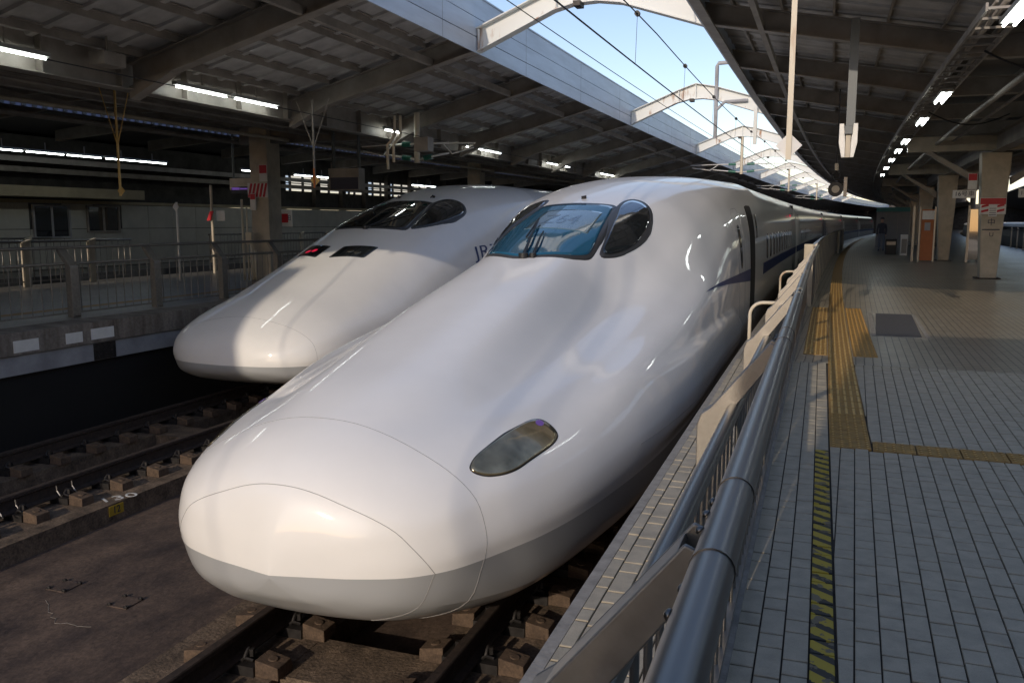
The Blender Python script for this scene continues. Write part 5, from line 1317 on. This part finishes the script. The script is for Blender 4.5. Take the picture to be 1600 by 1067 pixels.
# poles of the far side, and the train over there
for k, (x, y) in enumerate(((5.6, 41), (6.4, 52), (5.2, 60), (7.4, 64))):
    t = thing("platform_post", W(x, y, 0), ["slim dark post just left of the tapered column", "slim dark post seen between shelter and tapered column", "thin dark post behind the glass shelter", "thin dark post far down the platform's right side"][k], "post")
    g = MB(); g.tube([W(x, y, 0), W(x, y, 3.6)], .11, 10); g.build("shaft", M_beam, t, smooth=True)
t = thing("bullet_train", W(11.6, 30, RAIL), "dark-sided train with white roof line on the right side of the near platform", "train")
for k in range(6):
    a = 24 + k * 25.2; P = [(10.0, -.9), (9.93, 0), (9.95, .6), (10.05, 1.0), (10.3, 1.36), (10.7, 1.50), (12.6, 1.50), (13.1, 1.3), (13.3, .6), (13.3, -.9)]
    g = MB(); sweep(g, P, a, a + 24.9, 3); c = g.build("carriage", M_gasket, t)
    g = MB(); sweep(g, [(10.02, 1.22), (10.24, 1.37), (10.6, 1.50), (10.6, 1.53), (10.2, 1.42), (9.98, 1.24)], a + .2, a + 24.7, 3); g.build("roof_edge", M_white2, c)
t = thing("platform_railing", W(9.3, 24, 0), "pale tubular railing on the right edge of the near platform", "railing")
for y in ys(26, 60, 2.4):
    g = MB(); g.tube([W(9.3, y, 0), W(9.3, y, 1.1), W(9.3, y + .1, 1.2)], .04, 6); g.build("post", M_creampole, t)
g = MB(); g.tube([W(9.3, y, 1.1) for y in ys(24, 62, 3)], .03, 6); g.build("handrail", M_steel, t)
# bollards by the fence end
for k, y in enumerate((46, 54)):
    t = thing("orange_post", W(.05, y, 0), ["slim cream post at the far end of the screen fence, nearer one", "slim cream post at the far end of the screen fence, farther one"][k], "post")
    g = MB(); g.tube([W(-.02, y, 0), W(-.02, y, 1.05)], .05, 8); g.box(-.12, .08, y - .06, y + .06, .35, .45); g.build("post", M_creampole, t)

# station staff member on the far part of the platform ------------------------------------------
def person(loc, rz, label):
    t = thing("person", loc, label, "person"); t.rotation_euler = (0, 0, rz)
    def skin(name, V, Eg, Rd, m, root=0):
        me = bpy.data.meshes.new(name); me.from_pydata(V, Eg, []); me.materials.append(m)
        o = bpy.data.objects.new(name, me); COL.objects.link(o); o.parent = t
        bpy.context.view_layer.objects.active = o
        md = o.modifiers.new("skin", 'SKIN'); md.use_smooth_shade = True
        for i, r in enumerate(Rd): me.skin_vertices[0].data[i].radius = (r, r)
        me.skin_vertices[0].data[root].use_root = True
        o.modifiers.new("sub", 'SUBSURF').levels = 1; o.modifiers["sub"].render_levels = 2
        return o
    V = [(0, 0, .92), (0, .01, 1.12), (0, .01, 1.34), (0, 0, 1.46), (0, -.015, 1.56), (0, -.02, 1.64), (0, -.015, 1.70),
         (.17, 0, 1.38), (.23, .02, 1.12), (.22, -.10, .90), (.215, -.14, .82), (-.17, 0, 1.38), (-.22, .03, 1.12), (-.20, -.06, .88), (-.195, -.08, .80),
         (.09, 0, .88), (.10, -.04, .50), (.10, .02, .09), (.11, -.14, .035), (-.09, 0, .88), (-.10, .05, .50), (-.10, .12, .09), (-.11, -.02, .035)]
    Eg = [(0, 1), (1, 2), (2, 3), (3, 4), (4, 5), (5, 6), (2, 7), (7, 8), (8, 9), (9, 10), (2, 11), (11, 12), (12, 13), (13, 14), (0, 15), (15, 16), (16, 17), (17, 18), (0, 19), (19, 20), (20, 21), (21, 22)]
    Rd = [.135, .13, .14, .06, .075, .095, .07, .07, .05, .038, .035, .07, .05, .038, .035, .10, .07, .045, .035, .10, .07, .045, .035]
    if not hasattr(bpy.data.meshes.new("tmp"), "skin_vertices"): return
    M_uni = mat("slate_trousers", (0.13, 0.15, 0.18), 0.8); M_shirt = mat("dark_jacket", (0.05, 0.055, 0.07), 0.8); M_skin = mat("skin_tone", (0.45, 0.28, 0.2), 0.6)
    me = bpy.data.meshes.new("body"); me.from_pydata(V, Eg, []); o = bpy.data.objects.new("body", me); COL.objects.link(o)
    md = o.modifiers.new("skin", 'SKIN'); md.use_smooth_shade = True
    if not me.skin_vertices: 
        bpy.context.view_layer.objects.active = o; bpy.ops.object.select_all(action='DESELECT'); o.select_set(True)
    for i, r in enumerate(Rd): me.skin_vertices[0].data[i].radius = (r, r)
    me.skin_vertices[0].data[0].use_root = True
    s = o.modifiers.new("sub", 'SUBSURF'); s.levels = 2; s.render_levels = 2
    dg = bpy.context.evaluated_depsgraph_get(); me2 = bpy.data.meshes.new_from_object(o.evaluated_get(dg)); bpy.data.objects.remove(o)
    me2.materials.clear()
    for m in (M_skin, M_shirt, M_uni, M_rubber): me2.materials.append(m)
    for p in me2.polygons:
        z = p.center.z; ax = abs(p.center.x); p.use_smooth = True
        p.material_index = 0 if (z > 1.49 or (ax > .17 and z < .87 and z > .7)) else (1 if (z > .93 or (ax > .165 and z > .85)) else (2 if z > .08 else 3))
    o = bpy.data.objects.new("body", me2); COL.objects.link(o); o.parent = t
    g = MB(); g.dome((0, .0, 1.70), (0, .1, 1), .112, 14); g.v = [Vector((v.x, v.y * 1.05, v.z - .01)) for v in g.v]; g.build("cap", M_shirt, t, local=True, smooth=True)
person(W(2.0, 50, 0), pi, "person in dark jacket and slate trousers walking far down the platform")

# unseen blocks added behind the camera to throw the long shadows ----------------------------------------
t = thing("railing_shade_block", (-.6, -3.6, 0), "unseen tall grey block behind the camera, added to shade railing and paving", "pier")
g = MB(); g.box(-.80, -.10, -4.1, -3.2, 0, 5.5); g.build("cabinet", M_kiosk, t, bevel=.02)  # gap to the next block lets a sun stripe onto the paving
t = thing("paving_shade_block", (1.5, -4, 0), "unseen grey block behind the camera, added to shade the near paving", "building")
g = MB(); g.box(-.03, 6.5, -9.0, -3.2, 0, 5.5); g.build("wall", M_kiosk, t, bevel=.02)
t = thing("nose_shade_block", (-16, -8, 0), "tall grey equipment house beside the tracks behind the camera", "building")
g = MB(); g.box(-18, -9.9, -12, -5, -1.6, 6.9); g.build("wall", M_kiosk, t)

# tracks right of the near platform; canopy, wall and end wall added against horizon light ---------------
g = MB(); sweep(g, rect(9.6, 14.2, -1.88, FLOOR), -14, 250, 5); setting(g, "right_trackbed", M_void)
g = MB(); sweep(g, rect(14.2, 26, -1.86, 0), -14, 250, 5); setting(g, "right_platform", M_paveL)
t = thing("station_canopy", (19, 6, 4), "canopy beyond the tracks on the far right, added to cut horizon light", "canopy")
g = MB(); sweep(g, [(13.9, 4.9), (13.9, 5.0), (19, 4.1), (25, 4.1), (25, 4.0), (19, 4.0)], 2, 250, 5); g.build("roof_deck", M_roofdk, t)
for y in ys(6, 90, 4):
    g = MB(); g.hexa([(14, y - .1, 4.6), (19, y - .1, 3.7), (19, y + .1, 3.7), (14, y + .1, 4.6), (14, y - .1, 4.88), (19, y - .1, 3.98), (19, y + .1, 3.98), (14, y + .1, 4.88)]); g.curve(); g.build("rafter", M_beam, t)
for y in (20, 32, 44, 56, 68, 80): g = MB(); g.box(19, 19.6, y - .25, y + .25, 0, 4); g.curve(); g.build("column", M_colp, t)
t = thing("station_building", (25, 6, 0), "plain dark wall added on the far right to cut horizon light", "building")
g = MB(); sweep(g, rect(25, 26, -.1, 9), -30, 230, 5); g.build("wall", M_dark, t)
t = thing("station_building", W(0, 200, 0), "dark wall added to hide the bright horizon where the trains disappear", "building")
g = MB(); g.box(-40, 40, 200, 204, -1.8, 5.2); g.curve(); g.build("wall", M_dark, t)
for i, y in enumerate([38.5 + 12 * k for k in range(4)]):
    o = copy_tree(a0); o["label"] = ["white arch girder seen right of the tapered column, nearest of that side", "second white arch girder on the right side beyond the column", "third white arch girder on the right side beyond the column", "fourth, smallest white arch girder on the right side beyond the column"][i]
    o["group"] = "white arch girders over the right-hand tracks"; p = W(12.0, y, 5.0); o.location = p; o.rotation_euler = (0, 0, TH(y))
